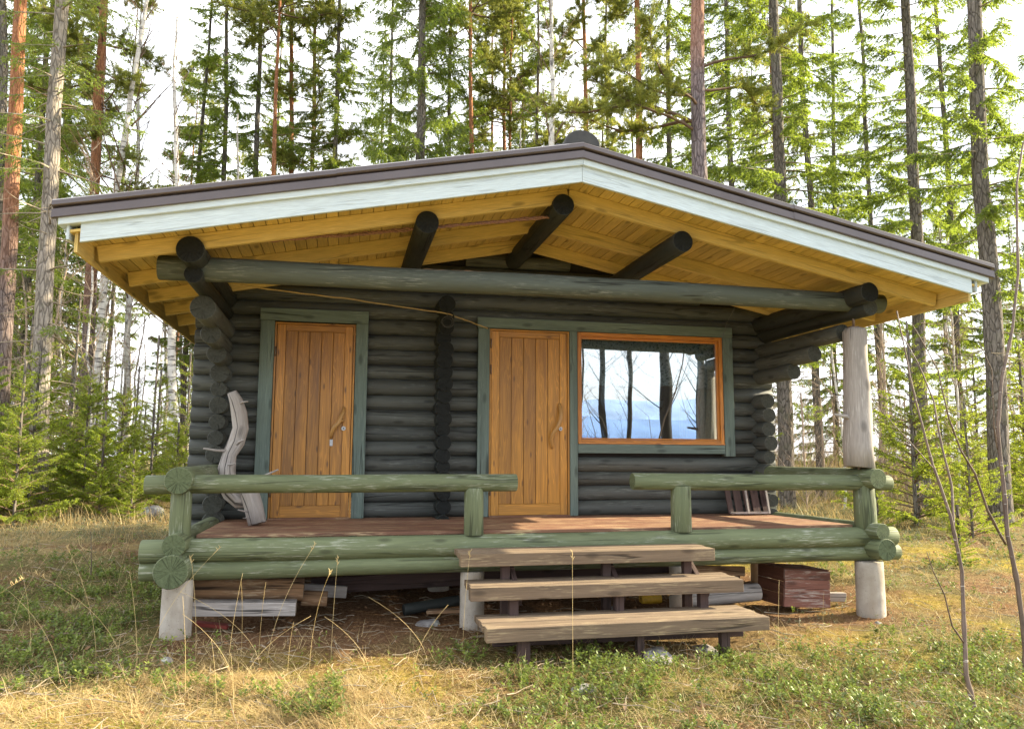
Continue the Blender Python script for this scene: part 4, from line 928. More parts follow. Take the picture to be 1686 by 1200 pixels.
# fallen leaves and needles lying flat
def flat(name, ns, cond, size, mt, asp=.6, d1=18, label=None):
    x, y, d = samp(ns, 4.2, d1); keep = rng.uniform(0, 1, ns) < cond(x, y); x, y, d = x[keep], y[keep], d[keep]; n = len(x)
    az = rng.uniform(0, 6.28, n); l = (size*rng.uniform(.5, 1.4, n)*np.clip(d/8, 1, 2))[:, None]
    D = np.stack([np.cos(az), np.sin(az), rng.normal(0, .35, n)], -1); Sd = np.stack([-np.sin(az), np.cos(az), rng.normal(0, .35, n)], -1)*asp
    C_ = np.stack([x, y, gz(x, y)+rng.uniform(.003, .03, n)], -1)
    Vv = np.stack([C_-D*l*.5, C_+Sd*l*.5, C_+D*l*.5, C_-Sd*l*.5], 1).reshape(-1, 3)
    return npmesh(name, Vv, np.arange(n*4).reshape(n, 4), mt, rng.uniform(0, 1, n), kind='stuff', label=label)
flat('fallen_leaves', 12000, lambda x, y: .22+.5*region(x, y)[2], .036, 'litter')
flat('needle_litter', 60000, lambda x, y: .2+.8*region(x, y)[2], .032, 'litter', asp=.09)
def twigs(name, n, mt):
    x, y, d = samp(n, 4.3, 16); az = rng.uniform(0, 6.28, n); L = rng.uniform(.06, .32, n); k = 4; t = np.linspace(-.5, .5, k)[None]
    px = x[:, None]+np.cos(az)[:, None]*L[:, None]*t; py = y[:, None]+np.sin(az)[:, None]*L[:, None]*t+rng.normal(0, .008, (n, k)); pz = gz(px, py)+rng.uniform(.005, .05, (n, 1))+rng.normal(0, .006, (n, k))
    Vv, F_ = ptubes(np.stack([px, py, pz], -1), np.repeat(rng.uniform(.0015, .004, n)[:, None], k, 1)*np.linspace(1.2, .5, k)[None], 4)
    return npmesh(name, Vv, F_, mt, kind='stuff')
TWIGS = True
# single tall dry stalks
def stalks(name, P, mt, label):
    mb = MB()
    for (x, y, h, az, lean) in P:
        z = gzf(x, y); pts = []; k = 9
        for i in range(k+1):
            t = i/k; b = lean*(t**1.7)*h; pts.append((x+math.cos(az)*b, y+math.sin(az)*b, z+h*t*(1-.18*abs(lean)*t)))
        mb.tube(pts, [.0012*(1-.4*i/k) for i in range(k+1)], n=4)
        if h > .7:
            for j in range(7):
                t = .86+.02*j; i = int(t*k); p = Vector(pts[-1])*(t-.8)*5+Vector(pts[-2])*(1-(t-.8)*5); a = random.uniform(0, 6.28)
                mb.tube([p, p+Vector((math.cos(a)*.015, math.sin(a)*.015, .02))], [.002, .001], n=4)
    return prop(mb.build(name, mt), label, None, None, 'stuff')
random.seed(77)
SP0 = [(-1.55, -2.45, .95, 1.2, .10), (-.62, -2.35, .98, 1.0, .16), (-2.45, -2.3, .95, 2.0, .35), (-2.75, -2.6, .90, 2.2, .30), (-2.2, -2.6, .85, .2, .1), (-1.0, -2.7, .6, .1, .5), (.03, -2.95, 1.15, .3, .0), (1.55, -2.95, .85, .8, .15), (-3.1, -2.2, 1.1, 3.0, .3), (-3.5, -2.2, .9, 2.8, .2), (-2.0, -2.6, .8, 3.0, .9), (-.9, -2.6, .7, 2.9, .8), (-1.3, -2.8, .55, 2.7, .8), (-3.2, -2.6, .8, 2.6, .8)]
SP = [(a_, b_, c_*.75, d_, e_) for a_, b_, c_, d_, e_ in SP0]
for i in range(26):
    x = random.uniform(-5, -1.2); y = random.uniform(-3.4, 3.5)
    if x > -2.9 and y > -2.3: y = -2.3-random.random()
    SP.append((x, y, random.uniform(.35, .95), random.uniform(0, 6.28), random.uniform(.05, .9)))
for i in range(26): SP.append((random.uniform(1.6, 5.5), random.uniform(-4, -1.9), random.uniform(.2, .5), random.uniform(0, 6.28), random.uniform(.1, .9)))
M['stalk'] = simple('straw_stalk', (.58, .44, .20), .7, nscale=20)
stalks('dry_grass_stalks', SP, 'stalk', 'tall single dry grass stalks standing in front of the porch')

# ================================================================== TREES
def ptubes(P, Rr, sides=3):
    """many thin tubes at once; P (B,k,3), Rr (B,k)"""
    B, k, _ = P.shape
    if B == 0: return np.zeros((0, 3)), np.zeros((0, 4), int)
    D = unit(np.gradient(P, axis=1)); ref = np.where(np.abs(D[..., 2:]) < .9, np.array([0, 0, 1.]), np.array([1., 0, 0]))
    X = unit(np.cross(D, ref)); Y = np.cross(D, X)
    an = np.arange(sides)*2*np.pi/sides
    Vv = P[:, :, None, :]+Rr[:, :, None, None]*(X[:, :, None, :]*np.cos(an)[None, None, :, None]+Y[:, :, None, :]*np.sin(an)[None, None, :, None])
    idx = np.arange(B*k*sides).reshape(B, k, sides); nx_ = np.roll(idx, -1, 2)
    F_ = np.stack([idx[:, :-1], nx_[:, :-1], nx_[:, 1:], idx[:, 1:]], -1).reshape(-1, 4)
    return Vv.reshape(-1, 3), F_
def trunk_mesh(H, r0, seed, crook=.05, n=14, r1=.02, flare=.25):
    z = np.concatenate([[-.5, 0, .15, .4], np.linspace(.8, H, 34)])
    t = np.clip(z/H, 0, 1); r = r0*(1-t)**.85+r1*t+r0*flare*np.exp(-np.maximum(z, 0)/.35)
    s_ = seed*3.1; cx = crook*(fbm(z*.25+s_, z*0, seed)-.5)*4*np.minimum(z/3, 1); cy = crook*(fbm(z*.25+s_, z*0, seed+5)-.5)*4*np.minimum(z/3, 1)
    a = np.arange(n)*2*np.pi/n; rg = 1+.10*(vn(a[None, :]*2+s_, z[:, None]*2.2, seed)-.5)+.25*np.exp(-np.maximum(z, 0)/.3)[:, None]*np.sin(a*3+seed)[None, :]*.5
    X = cx[:, None]+np.cos(a)[None]*r[:, None]*rg; Y = cy[:, None]+np.sin(a)[None]*r[:, None]*rg
    Vv = np.stack([X, Y, np.repeat(z[:, None], n, 1)], -1).reshape(-1, 3)
    idx = np.arange(len(z)*n).reshape(len(z), n); nx_ = np.roll(idx, -1, 1)
    return Vv, np.stack([idx[:-1], nx_[:-1], nx_[1:], idx[1:]], -1).reshape(-1, 4)
def leaflets(P, D, l, wd, rg):
    """thin triangles from points P along D"""
    S = unit(np.cross(D, rg.normal(0, 1, D.shape))); n = len(P)
    Vv = np.stack([P+S*wd[:, None]*.5, P-S*wd[:, None]*.5, P+D*l[:, None]], 1).reshape(-1, 3)
    return Vv, np.arange(n*3).reshape(n, 3)
def conifer(seed, rise=0., iso=.55, H=20., z0=2.5, Lmax=2.2, step=.30, gap=.25, droop=.45, dens=1., dead=3.5, leafL=.06, leafW=.018, twl=.34, low=.35, hang=.5, shape=1.15):
    rg = np.random.default_rng(seed); z = []; az = []; 
    zz = z0
    while zz < H-.25:
        nb = rg.integers(3, 6); a0 = rg.uniform(0, 6.28)
        for i in range(nb):
            if rg.random() < gap: continue
            z.append(zz+rg.normal(0, .06)); az.append(a0+i*6.283/nb+rg.normal(0, .3))
        zz += step*rg.uniform(.7, 1.3)
    z = np.array(z); az = np.array(az); B = len(z); rel = np.clip((z-z0)/(H-z0), 0, 1)
    L = (Lmax*np.clip(1-rel**shape, 0, 1)*np.clip(low+rel*4, 0, 1)+.15)*rg.uniform(.55, 1.1, B)
    hd = np.stack([np.cos(az), np.sin(az), az*0], -1); up = np.array([0, 0, 1.])
    k = 7; t = np.linspace(0, 1, k)[None, :]; a = rise+rg.uniform(-.05, .25, B)+.25*rel; dr = droop*rg.uniform(.6, 1.3, B)*(1.1-rel*.7)
    prof = lambda t, a, dr: a*t-dr*t**1.6+.55*dr*t**3
    wob = rg.normal(0, .05, (B, 1))*np.sin(t*4)
    P = hd[:, None, :]*(L[:, None]*t)[..., None]+np.cross(up, hd)[:, None, :]*(L[:, None]*wob)[..., None]+up*((L[:, None]*prof(t, a[:, None], dr[:, None]))+z[:, None])[..., None]
    LV, LF = ptubes(P, (.006+.011*L)[:, None]*(1-.85*t))
    live = (z > dead) | (rg.random(B) < .25)
    # dead twigs on the bare lower branches
    K = np.maximum((L/.05*dens*2).astype(int), 3); K = np.where(live, K, 5); bi = np.repeat(np.arange(B), K); n = len(bi)
    tt = rg.uniform(.12, 1.0, n)**.8; fi = tt*(k-1); i0 = np.minimum(fi.astype(int), k-2); fr_ = (fi-i0)[:, None]
    P0 = P[bi, i0]*(1-fr_)+P[bi, i0+1]*fr_; T = unit(P[bi, i0+1]-P[bi, i0]); sdn = np.where(rg.random(n) < .5, -1., 1.)
    S = np.cross(up, hd)[bi]*sdn[:, None]
    D = unit(T*rg.uniform(.3, .9, n)[:, None]+S*rg.uniform(.4, 1., n)[:, None]-up*(hang*rg.uniform(.2, 1.6, n)+.1)[:, None])
    l = twl*(.35+.65*np.sin(np.pi*np.clip(tt*.85+.1, 0, 1)))*rg.uniform(.5, 1.15, n)*np.clip(L[bi]/1.2, .35, 1.1)
    tp = np.linspace(0, 1, 3)[None, :]
    TP = P0[:, None, :]+D[:, None, :]*(l[:, None]*tp)[..., None]-up*(.35*hang*l[:, None]*tp**2)[..., None]
    TV, TF = ptubes(TP, np.full((n, 3), .0028)*(1.2-.8*tp))
    lv = live[bi]; m = np.where(lv, np.maximum((l/.0165).astype(int), 4), 0); ti = np.repeat(np.arange(n), m); q = len(ti)
    s_ = rg.uniform(0, 1, q); PP = P0[ti]+D[ti]*(l[ti]*s_)[:, None]-up*(.35*hang*l[ti]*s_**2)[:, None]
    LD = unit(D[ti]*rg.uniform(.5, 1.1, q)[:, None]+rg.normal(0, iso, (q, 3))-up*.10)
    FV, FF = leaflets(PP, LD, leafL*rg.uniform(.6, 1.2, q), leafW*rg.uniform(.6, 1.2, q), rg)
    rn = np.clip(np.repeat(rg.uniform(0, .5, B)[bi]+rg.uniform(0, .2, n), m)+rg.uniform(0, .3, q), 0, 1)
    WV = np.concatenate([LV, TV]); WF = np.concatenate([LF, TF+len(LV)])
    return WV, WF, FV, FF, rn
def pine_crown(seed, H=20., zc=9., Lmax=2.6, nbr=46, needles=26, stub=9, extra=()):
    rg = np.random.default_rng(seed); z = np.sort(rg.uniform(zc, H-.3, nbr)); az = rg.uniform(0, 6.28, nbr); rel = (z-zc)/(H-zc)
    L = Lmax*(.45+.55*np.sin(np.pi*np.clip(rel*.8+.25, 0, 1)))*rg.uniform(.5, 1.1, nbr)
    zs = rg.uniform(2.0, zc, stub); z = np.concatenate([z, zs]); az = np.concatenate([az, rg.uniform(0, 6.28, stub)]); L = np.concatenate([L, rg.uniform(.2, 1.1, stub)]); live = np.concatenate([np.ones(nbr, bool), np.zeros(stub, bool)])
    for (ez, ea, eL) in extra: z = np.append(z, ez); az = np.append(az, ea); L = np.append(L, eL); live = np.append(live, True)
    B = len(z); hd = np.stack([np.cos(az), np.sin(az), az*0], -1); up = np.array([0, 0, 1.]); k = 8; t = np.linspace(0, 1, k)[None]
    P = hd[:, None]*(L[:, None]*t)[..., None]+up*(z[:, None]+L[:, None]*(rg.uniform(-.05, .35, (B, 1))*t+.12*np.sin(t*5+rg.uniform(0, 6, (B, 1)))*t))[..., None]+np.cross(up, hd)[:, None]*(L[:, None]*.12*np.sin(t*4+rg.uniform(0, 6, (B, 1)))*t)[..., None]
    LV, LF = ptubes(P, (.008+.013*L)[:, None]*(1-.8*t), 4)
    K = np.where(live, (L*20).astype(int)+8, 2); bi = np.repeat(np.arange(B), K); n = len(bi); tt = rg.uniform(.3, 1, n); fi = tt*(k-1); i0 = np.minimum(fi.astype(int), k-2); f_ = (fi-i0)[:, None]
    P0 = P[bi, i0]*(1-f_)+P[bi, i0+1]*f_; D = unit(hd[bi]*.5+rg.normal(0, .7, (n, 3))+up*.25); l = rg.uniform(.15, .55, n)
    TP = P0[:, None]+D[:, None]*(l[:, None]*np.linspace(0, 1, 3)[None])[..., None]; TV, TF = ptubes(TP, np.full((n, 3), .004))
    lv = live[bi]; m = np.where(lv, needles*3, 0); ti = np.repeat(np.arange(n), m); q = len(ti); s_ = rg.uniform(.35, 1.05, q)
    PP = P0[ti]+D[ti]*(l[ti]*s_)[:, None]+rg.normal(0, .02, (q, 3)); LD = unit(D[ti]*.6+rg.normal(0, .7, (q, 3))+up*.2)
    FV, FF = leaflets(PP, LD, rg.uniform(.07, .12, q), np.full(q, .015), rg); rn = np.clip(np.repeat(rg.uniform(0, .6, n), m)+rg.uniform(0, .35, q), 0, 1)
    return np.concatenate([LV, TV]), np.concatenate([LF, TF+len(LV)]), FV, FF, rn
def bare_crown(seed, H=14., zc=4., Lmax=2.4, nb=34, ang=.75, twig=8, r=.012):
    rg = np.random.default_rng(seed); z = rg.uniform(zc, H*.98, nb); az = rg.uniform(0, 6.28, nb); rel = (z-zc)/(H-zc)
    L = Lmax*(1-.75*rel)*rg.uniform(.5, 1.1, nb); hd = np.stack([np.cos(az), np.sin(az), az*0], -1); up = np.array([0, 0, 1.])
    def poly(P0, D, L, k, bend):
        t = np.linspace(0, 1, k)[None]; w1 = unit(rg.normal(0, 1, D.shape))
        return P0[:, None]+D[:, None]*(L[:, None]*t)[..., None]+w1[:, None]*(L[:, None]*bend*np.sin(t*3+rg.uniform(0, 3, (len(L), 1)))*t)[..., None]+up*(.12*L[:, None]*t**2)[..., None]
    D = unit(hd*math.sin(ang)+up*rg.uniform(.3, 1.1, nb)[:, None]); P1 = poly(np.stack([z*0, z*0, z], -1), D, L, 7, .10)
    Vs, Fs = [], []; off = 0
    def add(P, R0):
        nonlocal off
        a, b = ptubes(P, R0[:, None]*(1-.8*np.linspace(0, 1, P.shape[1])[None])); Vs.append(a); Fs.append(b+off); off += len(a)
    add(P1, r*.6+r*.7*L)
    def kids(P, D, L, per, fac):
        n = len(L)*per; bi = np.repeat(np.arange(len(L)), per); tt = rg.uniform(.2, 1, n); k = P.shape[1]; fi = tt*(k-1); i0 = np.minimum(fi.astype(int), k-2); f_ = (fi-i0)[:, None]
        P0 = P[bi, i0]*(1-f_)+P[bi, i0+1]*f_; d = unit(D[bi]+rg.normal(0, .6, (n, 3))+up*.1); return P0, d, L[bi]*fac*rg.uniform(.4, 1.1, n)*(1.1-tt*.6)
    a, b, c_ = kids(P1, D, L, twig, .42); P2 = poly(a, b, c_, 5, .1); add(P2, r*.3+r*.25*c_)
    a, b, c2 = kids(P2, b, c_, 5, .5); P3 = poly(a, b, c2, 4, .12); add(P3, np.full(len(c2), r*.22))
    return np.concatenate(Vs), np.concatenate(Fs)

twigs('fallen_twigs', 2600, 'deadtwig')
PROTO = {}
def proto(kind, build):
    PROTO[kind] = dict(parts=build())
def mesh_only(V, F, mt, rnd=None):
    o = npmesh('tmp', V, F, mt, rnd, smooth=False); me = o.data; bpy.data.objects.remove(o); return me
def P_conifer(mt='spruce', **kw):
    WV, WF, FV, FF, rn = conifer(**kw); return [('limbs', mesh_only(WV, WF, 'deadtwig' if mt == 'spruce' else 'twig')), ('crown', mesh_only(FV, FF, mt, rn))]
def P_pine(**kw):
    WV, WF, FV, FF, rn = pine_crown(**kw); return [('limbs', mesh_only(WV, WF, 'twig')), ('crown', mesh_only(FV, FF, 'pine', rn))]
def P_bare(mt='twig', **kw):
    V_, F_ = bare_crown(**kw); return [('limbs', mesh_only(V_, F_, mt))]
SPR = {}
FL = dict(leafL=.080, leafW=.026)
SPR['sprA'] = P_conifer(seed=1, H=27, z0=2.2, Lmax=2.5, gap=.38, step=.34, dens=1.15, dead=4.0, **FL)
SPR['sprB'] = P_conifer(seed=2, H=26, z0=2.8, Lmax=2.0, gap=.38, step=.35, dens=1.15, dead=4.5, droop=.55, **FL)
SPR['sprC'] = P_conifer(seed=3, H=27, z0=2.5, Lmax=2.8, gap=.28, step=.31, dens=1.15, dead=3.0, hang=.8, twl=.42, **FL)
SPR['sprD'] = P_conifer(seed=4, H=20, z0=.6, Lmax=2.3, gap=.2, step=.30, dead=.5, low=.9, **FL)
SPR['bareA'] = P_conifer(seed=5, H=26, z0=1.4, Lmax=1.9, gap=.30, step=.32, dead=6.0, droop=.5, hang=.3, dens=.7)
SPR['yngA'] = P_conifer(rise=.28, iso=.8, mt='spruce_young', seed=6, H=3.0, z0=.06, Lmax=1.15, gap=.06, step=.13, dead=0, droop=.12, hang=.1, twl=.26, low=1., leafL=.055, leafW=.018, shape=.85, dens=2.0)
SPR['yngB'] = P_conifer(rise=.28, iso=.8, mt='spruce_young', seed=7, H=4.2, z0=.1, Lmax=1.4, gap=.14, step=.19, dead=0, droop=.2, hang=.22, twl=.27, low=1., leafL=.055, leafW=.017, shape=.9, dens=1.5)
SPR['yngC'] = P_conifer(rise=.28, iso=.8, mt='spruce_young', seed=8, H=5.5, z0=.3, Lmax=1.3, gap=.28, step=.27, dead=0, droop=.25, hang=.25, twl=.26, low=1., leafL=.045, leafW=.014, shape=1.)
SPR['pinA'] = P_pine(seed=11, H=27, zc=16, nbr=46); SPR['pinB'] = P_pine(seed=12, H=24, zc=8.5, Lmax=2.3, nbr=64)
SPR['pinC'] = P_pine(seed=13, H=25, zc=12, Lmax=2.8, nbr=44, stub=16, extra=((8.3, 3.3, 2.9), (8.6, 2.6, 3.1), (8.9, 3.9, 2.7), (8.5, 2.95, 3.4), (9.3, .3, 2.4), (9.8, -.4, 2.5), (9.2, 3.2, 2.6)))
SPR['birA'] = P_bare(seed=21, H=17, zc=4.5, Lmax=3.2, nb=40); SPR['birB'] = P_bare(seed=22, H=13, zc=3, Lmax=1.9, nb=40)
SPR['birD'] = P_bare(mt='bark_shaded', seed=27, H=17, zc=3.2, Lmax=2.0, nb=34); SPR['thinA'] = P_bare(mt='twig_pale', seed=23, H=8, zc=1.2, Lmax=1.5, nb=46, r=.010); SPR['thinB'] = P_bare(mt='twig_pale', seed=24, H=6, zc=.4, Lmax=1.5, nb=50, r=.009, ang=.6); SPR['shrub'] = P_bare(mt='twig_pale', seed=25, H=3.2, zc=.05, Lmax=1.5, nb=46, r=.007, ang=.5)
SPR['trunkonly'] = []
TR = {}
def trunk(kind, H, dm, seed, mt, crook):
    key = (kind, round(H), round(dm, 2), seed, mt)
    if key not in TR:
        o = npmesh('tmp', *trunk_mesh(H, dm/2*1.22, seed, crook), mt, smooth=True); TR[key] = o.data; bpy.data.objects.remove(o)
    return TR[key]
def tree(name, label, cat, kind, x, y, dm, H0, Htrunk, mt, lean=(0, 0), rot=0., s=1., group=None, crook=.05, seed=1, parts=True, sxy=None):
    z = gzf(x, y); root = empty(name, label, cat, (x, y, z), group)
    zax = Vector((lean[0], lean[1], 1)).normalized(); xax = Vector((1, 0, 0)); xax = (xax-zax*xax.dot(zax)).normalized(); yax = zax.cross(xax)
    root.rotation_euler = Matrix(((xax.x, yax.x, zax.x), (xax.y, yax.y, zax.y), (xax.z, yax.z, zax.z))).to_euler()
    tr_ = bpy.data.objects.new('trunk', trunk(name, Htrunk, dm, seed, mt, crook)); COL.objects.link(tr_); tr_.parent = root
    for (pn, me) in SPR[kind]:
        o = bpy.data.objects.new(pn, me); COL.objects.link(o); o.parent = root; q = sxy or s; o.scale = (q, q, s); o.rotation_euler.z = rot
    return root
BS, BP, BG, BB = 'bark_spruce', 'bark_pine', 'bark_pine_grey', 'birch'
G_ = [
 ('pine_tree', 'red barked pine at the left edge of the photo with its trunk glowing orange', 'pine', 'pinA', -7.90, 8.64, .27, BP, (-0.029, 0.006), 0),
 ('spruce_tree', 'spruce with a pale grey trunk and long bare dead branches left of the roof end', 'spruce', 'bareA', -6.89, 7.69, .27, 'bark_pale', (-0.03, 0.007), 1),
 ('spruce_tree', 'grey trunk cut by the upper left corner of the photo', 'spruce', 'sprB', -9.71, 13.06, .25, BS, (-0.063, 0.014), 2),
 ('pine_tree', 'slim pine with a purplish lower trunk behind the left roof end', 'pine', 'pinB', -8.27, 14.7, .28, BP, (-0.02, 0.004), 3),
 ('birch_tree', 'leaning birch whose grey trunk tilts right above the left part of the roof', 'birch', 'birA', -8.09, 14.3, .20, BB, (0.063, -0.014), 4),
 ('birch_tree', 'very thin bare birch left of the spruces above the left part of the roof', 'birch', 'birB', -6.9, 22.4, .13, BB, (-0.111, 0.024), 5),
 ('spruce_tree', 'spruce with thin layered branches, leftmost spruce rising above the left half of the roof', 'spruce', 'sprA', -5.7, 20.74, .20, BS, (-0.029, 0.006), 0.4),
 ('spruce_tree', 'slim spruce just left of the bright orange pine trunk', 'spruce', 'sprB', -4.63, 20.23, .22, BS, (-0.017, 0.004), 2.4),
 ('pine_tree', 'thin bright orange pine trunk above the left half of the roof', 'pine', 'pinA', -3.23, 19.9, .21, BP, (-0.031, 0.007), 3.4),
 ('pine_tree', 'grey stemmed pine with pale yellow green needles right of the thin orange pine', 'pine', 'pinB', -2.72, 20.06, .20, BG, (-0.011, 0.002), 4.4),
 ('spruce_tree', 'broad dense spruce with hanging branches above the middle of the left roof slope', 'spruce', 'sprC', .50, 15.12, .33, BS, (0.007, -0.001), 1.1),
 ('pine_tree', 'slim orange pine right of the broad dense spruce', 'pine', 'pinA', 2.86, 18.75, .20, BP, (-0.007, 0.002), 2.2),
 ('pine_tree', 'thin distant pine with airy pale needles between the slim orange pine and the white birch', 'pine', 'pinB', 4.75, 23.9, .16, BP, (-0.012, 0.003), 5.2),
 ('birch_tree', 'white birch with bare branches left of the ridge cap', 'birch', 'birA', 4.06, 12.1, .24, BB, (-0.007, 0.001), 2.0),
 ('pine_tree', 'orange barked pine right of the roof ridge', 'pine', 'pinA', 7.68, 14.94, .28, BP, (0.007, -0.002), 1.7),
 ('pine_tree', 'thick grey pine with a green branch mass to its left above the right roof slope', 'pine', 'pinC', 5.90, 7.03, .36, BG, (0.011, -0.002), 0.),
 ('spruce_tree', 'large dark trunked spruce above the right roof slope', 'spruce', 'sprA', 8.95, 8.85, .31, BS, (0.013, -0.003), 4.1),
 ('spruce_tree', 'thin distant spruce behind the right roof slope', 'spruce', 'sprD', 17.19, 18.72, .20, BS, (0.035, -0.008), 3.3),
 ('spruce_tree', 'tall slim spruce behind the right roof end', 'spruce', 'sprB', 11.59, 7.48, .27, BS, (0.024, -0.005), 5.0),
 ('spruce_tree', 'thick spruce trunk near the right edge of the photo', 'spruce', 'sprB', 11.32, 5.06, .33, BS, (0.016, -0.004), 2.6),
 ('birch_tree', 'black and white birch trunk nearest to the left corner of the cabin', 'birch', 'birB', -5.65, 12.94, .20, BB, (-0.046, 0.01), 1.0),
 ('birch_tree', 'birch trunk left of the black and white one under the left eave', 'birch', 'birA', -8.5, 19.42, .20, BB, (-0.014, 0.003), 3.0),
 ('pine_tree', 'purplish grey trunk in front of the forest under the left eave', 'pine', 'trunkonly', -8.29, 15.14, .27, BG, (-0.03, 0.008), 0),
]
for i, (nm, lb, ct, kd, x, y, dm, mt, ln, rot) in enumerate(G_):
    tree(nm, lb, ct, kd, x, y, dm, 20, {'birA': 17, 'birB': 13, 'pinB': 24, 'pinC': 25}.get(kd, 26), mt, ln, rot, 1.0, seed=i+1, crook=.10 if 'bir' in kd else .05)

EX = [('sprA', -2.09, 18.68, 'slim spruce filling the gap right of the yellow green pine'), ('sprC', .11, 24.12, 'wide distant spruce behind the broad dense spruce'), ('sprA', 2.09, 19.74, 'spruce whose crown touches the slim orange pine from the left'), ('pinB', 4.68, 22.13, 'airy pine with pale crown right of the slim orange pine'), ('pinB', 6.54, 16.78, 'loose crowned pine right of the white birch'), ('sprB', 9.22, 22.12, 'thin distant spruce between the white birch and the orange barked pine'), ('sprC', 9.03, 15.25, 'wide spruce filling the gap between the orange barked pine and the thick grey pine'), ('sprA', 10.06, 13.05, 'slim spruce just right of the thick grey pine'), ('sprB', 11.78, 11.68, 'thin spruce just right of the large dark trunked spruce'), ('sprA', 17.47, 16.36, 'slim spruce left of the tall slim spruce behind the roof end'), ('sprC', -11.0, 17.67, 'dense spruce between the two trunks nearest the left edge'), ('sprA', 18.1, 13.26, 'slim spruce between the two large trunks near the right edge')]
for i, (kd, x, y, lb) in enumerate(EX):
    tree('pine_tree' if kd[0] == 'p' else 'spruce_tree', lb, 'pine' if kd[0] == 'p' else 'spruce', kd, x, y, .2, 20, 25, BP if kd[0] == 'p' else BS, (0, 0), i*1.7+.5, 1., seed=110+i)
# young spruces by the cabin
Y_ = [(-9.0, 6.9, 'yngA', 1.1, 'wide young spruce cut by the left edge of the photo'), (-7.7, 5.4, 'yngB', .55, 'low young spruce at the very left in front of the thicket'), (-6.7, 6.7, 'yngB', .72, 'young spruce with a bare tip in the middle of the thicket'), (-5.6, 7.9, 'yngA', .8, 'rounded young spruce just left of the slender one'), (-4.7, 9.3, 'yngB', .75, 'young spruce behind the slender one near the left cabin corner'), (-7.2, 8.3, 'yngA', 1.0, 'broad young spruce at the back of the thicket'), (-4.9, 6.0, 'yngA', .40, 'little round young spruce nearest to the left porch corner'),
      (-7.4, 6.3, 'yngA', .95, 'bushy young spruce at the left edge of the photo'), (-6.5, 5.6, 'yngB', .62, 'low dense young spruce left of the cabin, nearest of the thicket'), (-6.0, 7.2, 'yngA', .85, 'middle young spruce of the thicket left of the cabin'), (-8.3, 7.6, 'yngB', .8, 'tall young spruce behind the left edge thicket'),
      (-5.2, 8.6, 'yngC', .62, 'slender young spruce with open branches under the left eave'), (-4.5, 7.4, 'yngA', .55, 'bright yellow green young spruce close to the left cabin corner'), (-5.5, 6.4, 'yngA', .6, 'small young spruce in front of the slender one'), (-7.0, 9.5, 'yngC', .8, 'tall airy young spruce behind the thicket'),
      (6.1, 5.4, 'yngC', .68, 'young spruce with light green layered branches behind the grey porch post'), (5.5, 6.8, 'yngB', .5, 'low young spruce right behind the cabin corner'), (7.1, 3.2, 'yngA', .30, 'tiny young spruce standing right of the green corner post'), (6.3, .6, 'yngA', .22, 'tiny bright green spruce seedling in the heather at the right'), (9.0, 3.3, 'yngB', .55, 'young spruce at the right edge behind the thin saplings'), (9.8, 5.5, 'yngC', .7, 'taller young spruce behind the right edge'), (8.2, 9.5, 'yngC', .75, 'distant young spruce seen between the grey post and the tall slim trunk')]
for j, (x, y, kd, s, lb) in enumerate(Y_):
    H0 = {'yngA': 3.0, 'yngB': 4.2, 'yngC': 5.5}[kd]
    tree('young_spruce', lb, 'young spruce', kd, x, y, .012*H0*s, H0, H0*s, BS, (0, 0), j*1.3, s, seed=30+j, crook=.02)
# the forest behind, tree by tree
random.seed(4)
def inview(x, y, m=3.):
    d = HX[0]*(x-CP.x)+HX[1]*(y-CP.y); s_ = HR[0]*(x-CP.x)+HR[1]*(y-CP.y); return abs(s_) < d*.68+m, d, s_
cnt = {'spruce': 0, 'pine': 0, 'birch': 0, 'thin': 0}
for i in range(175):
    d = random.uniform(24, 62); s_ = random.uniform(-.88, .88)*d; x = CP.x+HX[0]*d+HR[0]*s_; y = CP.y+HX[1]*d+HR[1]*s_
    r = random.random(); lr = s_/d
    if .38 < lr < .66 and d < 48 and r < .5: continue
    if r < .24:
        tree('spruce_tree', 'background spruce in the forest beyond the cabin', 'spruce', random.choice(['sprA', 'sprA', 'sprB']), x, y, .18, 20, 25*.87, BS, (random.gauss(0, .01), 0), random.uniform(0, 6.28), random.uniform(.75, 1.0), 'background spruces', seed=50+i % 5)
    elif r < .36: tree('pine_tree', 'background pine in the forest beyond the cabin', 'pine', random.choice(['pinA', 'pinB']), x, y, .18, 20, 20, random.choice([BP, BG]), (random.gauss(0, .015), 0), random.uniform(0, 6.28), random.uniform(.8, .95), 'background pines', seed=60+i % 4)
    elif r < .72: tree('birch_tree', 'background birch in the forest beyond the cabin', 'birch', random.choice(['birA', 'birB']), x, y, .13, 17, 12, BB, (random.gauss(0, .03), 0), random.uniform(0, 6.28), random.uniform(.6, .8), 'background birches', seed=70+i % 4, crook=.12)
    else: tree('bare_tree', 'thin bare deciduous tree in the undergrowth beyond the cabin', 'bare tree', random.choice(['thinA', 'thinB']), x, y, .07, 8, 7, BB, (random.gauss(0, .05), 0), random.uniform(0, 6.28), random.uniform(.8, 1.2), 'thin bare trees', seed=80+i % 4, crook=.15)
